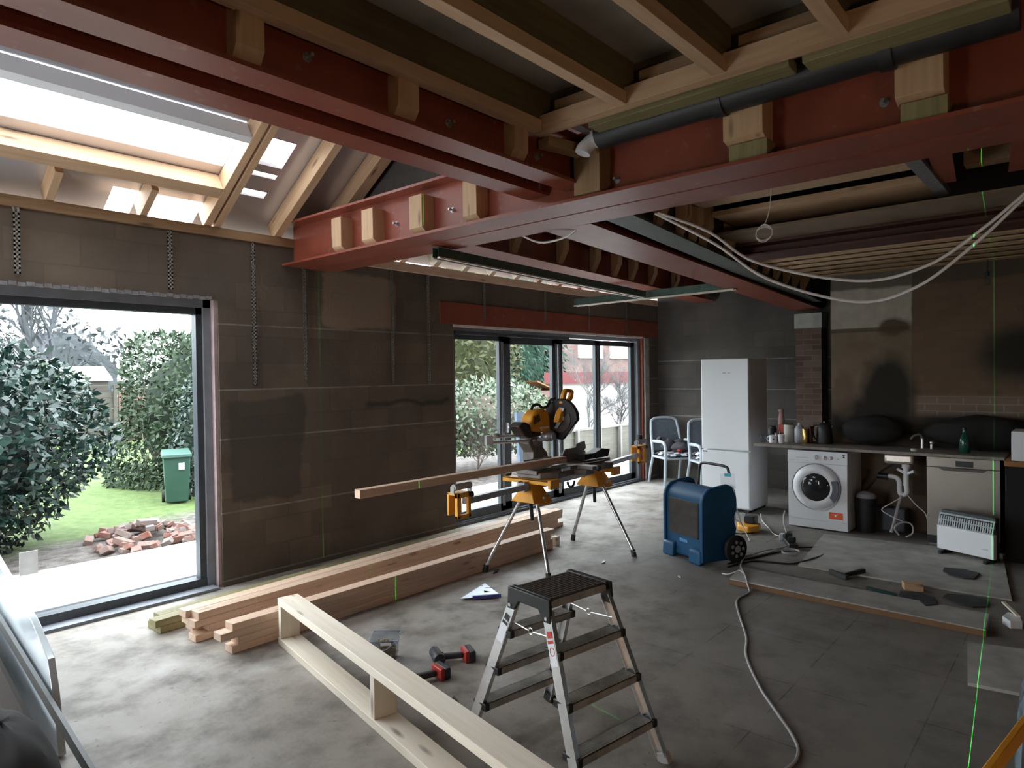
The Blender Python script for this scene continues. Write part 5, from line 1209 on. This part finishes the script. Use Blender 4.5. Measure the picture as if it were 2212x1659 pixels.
t = thing('extension_socket', 'black extension socket block with plugs in the cable tangle', 'socket block', (6.72, 2.25, 0))
MB().bar((6.83, 2.33, .03), (6.55, 2.17, .03), .085, .045).build('socket_body', BLACKP, t, bevel=.008)
for q in ((6.76, 2.27), (6.62, 2.19)): MB().box((q[0], q[1], .055), (q[0] + .06, q[1] + .06, .10)).build('plug', BLACKP, t, bevel=.008)
MB().box((6.84, 2.37, .002), (6.90, 2.41, .07)).build('white_plug', WHITEP, t, bevel=.006)
z = .008
cable('power_cable', [(6.06, 2.45, .012), (5.75, 2.36, .012), (5.506, 2.255, .05), (5.30, 2.14, .056), (5.15, 2.06, .035), (5.058, 2.015, z), (4.85, 2.02, z), (4.598, 1.91, z), (4.197, 1.693, z), (3.909, 1.578, z), (3.577, 1.374, z), (3.343, 1.193, z), (3.192, 1.075, z), (3.055, 1.0, z), (2.90, 1.0, z), (2.70, 1.08, z)], .0078, GREYC, 'long grey cable winding across the floor towards the camera', k=7)
cable('power_cable', [(6.60, 2.14, .02), (6.75, 2.02, z), (6.55, 1.90, z), (6.25, 1.93, z + .01), (6.06, 2.02, z), (6.0, 2.15, z), (5.95, 2.30, z), (5.78, 2.38, z), (5.60, 2.42, z)], .008, BLACKP, 'black cable curling round to the right of the socket block')
cable('power_cable', [(6.62, 2.17, .03), (6.45, 2.22, z), (6.25, 2.30, z), (6.05, 2.36, z), (5.88, 2.42, z), (5.70, 2.46, z)], .008, BLACKP, 'black cable running from the socket block under the dehumidifier')
cable('power_cable', [(6.66, 2.24, .012), (6.50, 2.30, z), (6.30, 2.36, z + .008), (6.10, 2.42, z), (5.90, 2.50, z)], .006, GREYC, 'grey cable beside the black ones by the dehumidifier wheel')
pts = [(6.34 + .085 * math.cos(a * .6), 2.13 + .075 * math.sin(a * .6), .026 + .001 * a) for a in range(0, 24)]
cable('cable_loop', pts, .005, GREYC, 'small coiled loop of grey cable in front of the socket block', k=2)
cable('power_cable', [(7.56, 2.60, .16), (7.45, 2.575, .10), (7.30, 2.51, .03), (7.20, 2.46, .012), (7.02, 2.40, .012), (6.86, 2.345, .03)], .007, GREYC, 'grey cable dropping from the washing machine side to the socket block')
cable('power_cable', [(6.86, 2.37, .04), (7.02, 2.52, .012), (7.28, 2.68, .015), (7.55, 2.85, .02), (7.86, 2.98, .03)], .005, WHITEC, 'white cable going from the socket block towards the fridge')
cable('power_cable', [(6.0, 2.58, .50), (6.15, 2.62, .33), (6.40, 2.72, .15), (6.75, 2.80, .03), (6.95, 2.71, .012)], .0075, BLACKP, 'black cable falling from the back of the dehumidifier')
cable('power_cable', [(6.02, 2.56, .66), (6.25, 2.62, .55), (6.50, 2.70, .33), (6.75, 2.76, .14), (6.68, 2.66, .02), (6.60, 2.62, .01)], .005, WHITEC, 'thin pale hose arching down from the dehumidifier handle', 'hose')
cable('power_cable', [(5.40, 2.38, .006), (5.35, 2.30, .03), (5.42, 2.24, .052), (5.36, 2.18, .056)], .005, WHITEC, 'short white cable end on the floor in front of the long board')

# screw tub
def tub():
    x, y = 2.515, 3.235; t = thing('screw_tub', 'clear square plastic tub half full of brown screws', 'tub', (x, y, 0), R(-47))
    def ring(a, z): return [(-a, -a, z), (a, -a, z), (a, a, z), (-a, a, z)]
    rs = [ring(.062, .001), ring(.074, .125), ring(.083, .128), ring(.083, .148), ring(.079, .148), ring(.071, .126), ring(.058, .006)]
    vs = sum(rs, []); fs = [(3, 2, 1, 0)]
    for i in range(len(rs) - 1):
        for j in range(4): fs.append((i * 4 + j, i * 4 + (j + 1) % 4, i * 4 + 4 + (j + 1) % 4, i * 4 + 4 + j))
    fs.append((24, 25, 26, 27))
    MB().add(vs, fs).build('tub_shell', CLEARP, t, local=True, bevel=.004)
    MB().tube(ring(.083, .146), .004, 6, closed=True).build('tub_rim', plain('milky rim', (.55, .62, .70), .3), t, local=True)
    MB().add([(.045, -.0835, .118), (-.02, -.0835, .118), (-.02, -.0845, .136), (.045, -.0845, .136)], [(0, 1, 2, 3)]).build('tub_label', WHITEP, t, local=True, label='white paper label')
    MB().tube([(-.082, -.02, .135), (-.09, -.06, .10), (-.06, -.088, .07), (.02, -.090, .10), (.082, -.02, .135)], .003, 6).build('tub_handle', plain('pale grey handle', (.5, .5, .52), .4), t, local=True)
    m = MB(); rnd = random.Random(2)
    for i in range(260):
        p = Vector((rnd.uniform(-.058, .058), rnd.uniform(-.058, .058), rnd.uniform(.012, .105))); d = Vector((rnd.gauss(0, 1), rnd.gauss(0, 1), rnd.gauss(0, .4))).normalized()
        m.tube([p - d * .012, p + d * .012], .0022, 5, .001); m.cyl(p - d * .014, p - d * .012, .0042, n=6)
    sc_ = m.build('screws', plain('brown yellow screws', (.34, .20, .07), .35, .6, .5, 60), t, local=True); sc_['kind'] = 'stuff'
tub()
def drill(c, ang, label, flip=1):
    """a cordless tool lying on its side, gun axis along local x"""
    t = thing('cordless_drill', label, 'drill', c, ang)
    dk = plain('dark grey tool plastic', (.045, .045, .05), .5, 0, .3, 14); rd = plain('red tool plastic', (.48, .035, .03), .4, 0, .15, 14)
    MB().cyl((-.085, 0, .036), (.055, 0, .036), .034, .032, 20).build('motor_body', dk, t, local=True, smooth=True, bevel=.004)
    MB().cyl((.055, 0, .036), (.10, 0, .036), .030, .019, 18).build('gear_nose', GALV, t, local=True, smooth=True)
    MB().cyl((.10, 0, .036), (.125, 0, .036), .011, .009, 10).build('chuck', BLACKP, t, local=True, smooth=True)
    MB().box((-.088, -.036, .018), (-.02, .0365, .054)).build('side_cover', dk, t, local=True, bevel=.010)
    MB().bar((-.035, -.02, .034), (-.060, -.15, .034), .036, .034).build('grip', dk, t, local=True, bevel=.012, seg=3)
    MB().box((.0, -.045, .026), (.012, -.025, .044)).build('trigger', rd, t, local=True, bevel=.003)
    b = MB().box((-.115, -.178, .002), (-.005, -.150, .068)).build('foot_plate', rd, t, local=True, bevel=.006)
    MB().box((-.118, -.215, .003), (.008, -.179, .067)).build('battery', dk, t, local=True, bevel=.008)
drill((2.70, 2.99, 0), R(62), 'red and black cordless drill lying with its battery to the right')
drill((2.40, 2.90, 0), R(78), 'red and black cordless drill nearer the timber frame')
def square():
    t = thing('speed_square', 'triangular aluminium speed square on the floor by the stacks', 'rafter square', (3.76, 3.62, 0))
    a, b, c_ = Vector((3.545, 3.645, .012)), Vector((3.955, 3.775, .004)), Vector((3.775, 3.435, .02))
    def mixp(u, v): return a + (b - a) * u + (c_ - a) * v
    o = [a, b, c_]; i_ = [mixp(.28, .42), mixp(.46, .30), mixp(.30, .60)]
    up = Vector((0, 0, .004)); vs = o + i_ + [p + up for p in o] + [p + up for p in i_]; fs = []
    for j in range(3):
        k = (j + 1) % 3; fs += [(j, k, 3 + k, 3 + j), (6 + j, 9 + j, 9 + k, 6 + k), (j, 6 + j, 6 + k, k), (3 + j, 3 + k, 9 + k, 9 + j)]
    BL = plain('pale blue aluminium', (.66, .71, .82), .35, .5, .05, 10)
    MB().add(vs, fs).build('square_plate', BL, t)
    MB().bar(a + Vector((0, 0, .004)) + (c_ - a) * .30, c_ + Vector((0, 0, .004)), .022, .026).build('square_fence', plain('dark blue edge', (.05, .05, .22), .4), t, bevel=.002)
    MB().cyl(mixp(.80, .05) + up, mixp(.80, .05) + up * 1.3, .007, n=12).build('hole_mark', BLACKP, t)
    pts = [mixp(.36 + .26 * math.cos(q), .30 + .26 * math.sin(q)) + up * 1.1 for q in [x * .14 for x in range(-2, 9)]]
    MB().tube(pts, .0022, 4).build('scale_arc', BLACKP, t)
square()
for i, (x, y, a, s_, lab) in enumerate(((4.25, 3.93, .4, .12, 'dark wood chip beside the front stack under the saw'), (2.41, 2.53, 1.1, .10, 'dark splinter between frame and ladder'), (5.07, 3.36, .3, .09, 'pale paper scrap behind the ladder'), (5.10, 2.62, .8, .06, 'white scrap in front of the dehumidifier'))):
    wm = Matrix.Translation((x, y, .002)) @ Matrix.Rotation(a, 4, 'Z')
    tag(MB().prism([(-s_ / 2, 0, 0), (-s_ * .1, -s_ * .16, 0), (s_ / 2, -.01, 0), (s_ * .3, s_ * .12, 0)], (0, 0, .008)).build('floor_scrap', (SLATE, BLACKP, WHITEC, WHITEC)[i], None, lab, wm=wm), None, 'scrap')
tag(MB().box((5.28, 4.05, .001), (5.34, 4.11, .09)).build('timber_offcut', PINE_W, None, 'small pale off-cut at the right end of the front stack', bevel=.002), None, 'off-cut')

# ================================================================== NEAR THE CAMERA, LEFT AND RIGHT EDGES
t = thing('insulation_sheet', 'bluish white sheet leaning beside the left window', 'sheet', (.95, 4.1, 0))
MB().prism([(.93, 3.54, .01), (.93, 3.62, .28), (.935, 3.70, .41), (.94, 3.97, .52), (.95, 4.50, .64), (.95, 5.30, .85), (.95, 5.30, .01)], (-.03, 0, 0)).build('sheet_panel', SHEETW, t, bevel=.002)
tag(MB().bar((.905, 5.2, .50), (.86, 2.55, .10), .018, .055).build('dark_batten', BLACKP, None, 'long thin dark strip leaning along the white sheet'), None, 'strip')
tag(MB().prism([(.84, 2.95, .01), (.84, 3.45, .10), (.85, 4.6, .33), (.85, 5.2, .42), (.85, 5.2, .01)], (-.02, 0, 0)).build('dark_board', BROWND, None, 'dark brown board leaning at the bottom left corner'), None, 'board')
t = thing('spirit_level', 'yellow orange bar at the bottom right corner', 'spirit level', (2.40, .19, .6))
MB().bar((2.12, .235, .60), (2.80, .135, .60), .020, .05).build('level_bar', YEL, t, bevel=.004)
random.seed(21)
bg_ = MB().ball((3.0, .165, .34), (.36, .05, .30), 22, 16, .10).build('plastic_bag', plain('bluish plastic', (.20, .27, .33), .25, 0, .5, 5), None, 'crumpled bluish plastic bag at the right picture edge', smooth=True); tag(bg_, None, 'bag')
random.seed(31)
o = MB().ball((.60, 3.10, .22), (.17, .50, .22), 22, 14, .06).build('blur_stand_in', plain('dark blur brown', (.007, .004, .0035), .9, 0, .3, 8), None, 'made-up dark lump in place of a lens blur at the bottom left corner', smooth=True); tag(o, None, 'bag')  # lump added in place of a finger blur over the lens
s_ = o.modifiers.new('soft', 'SUBSURF'); s_.levels = s_.render_levels = 1
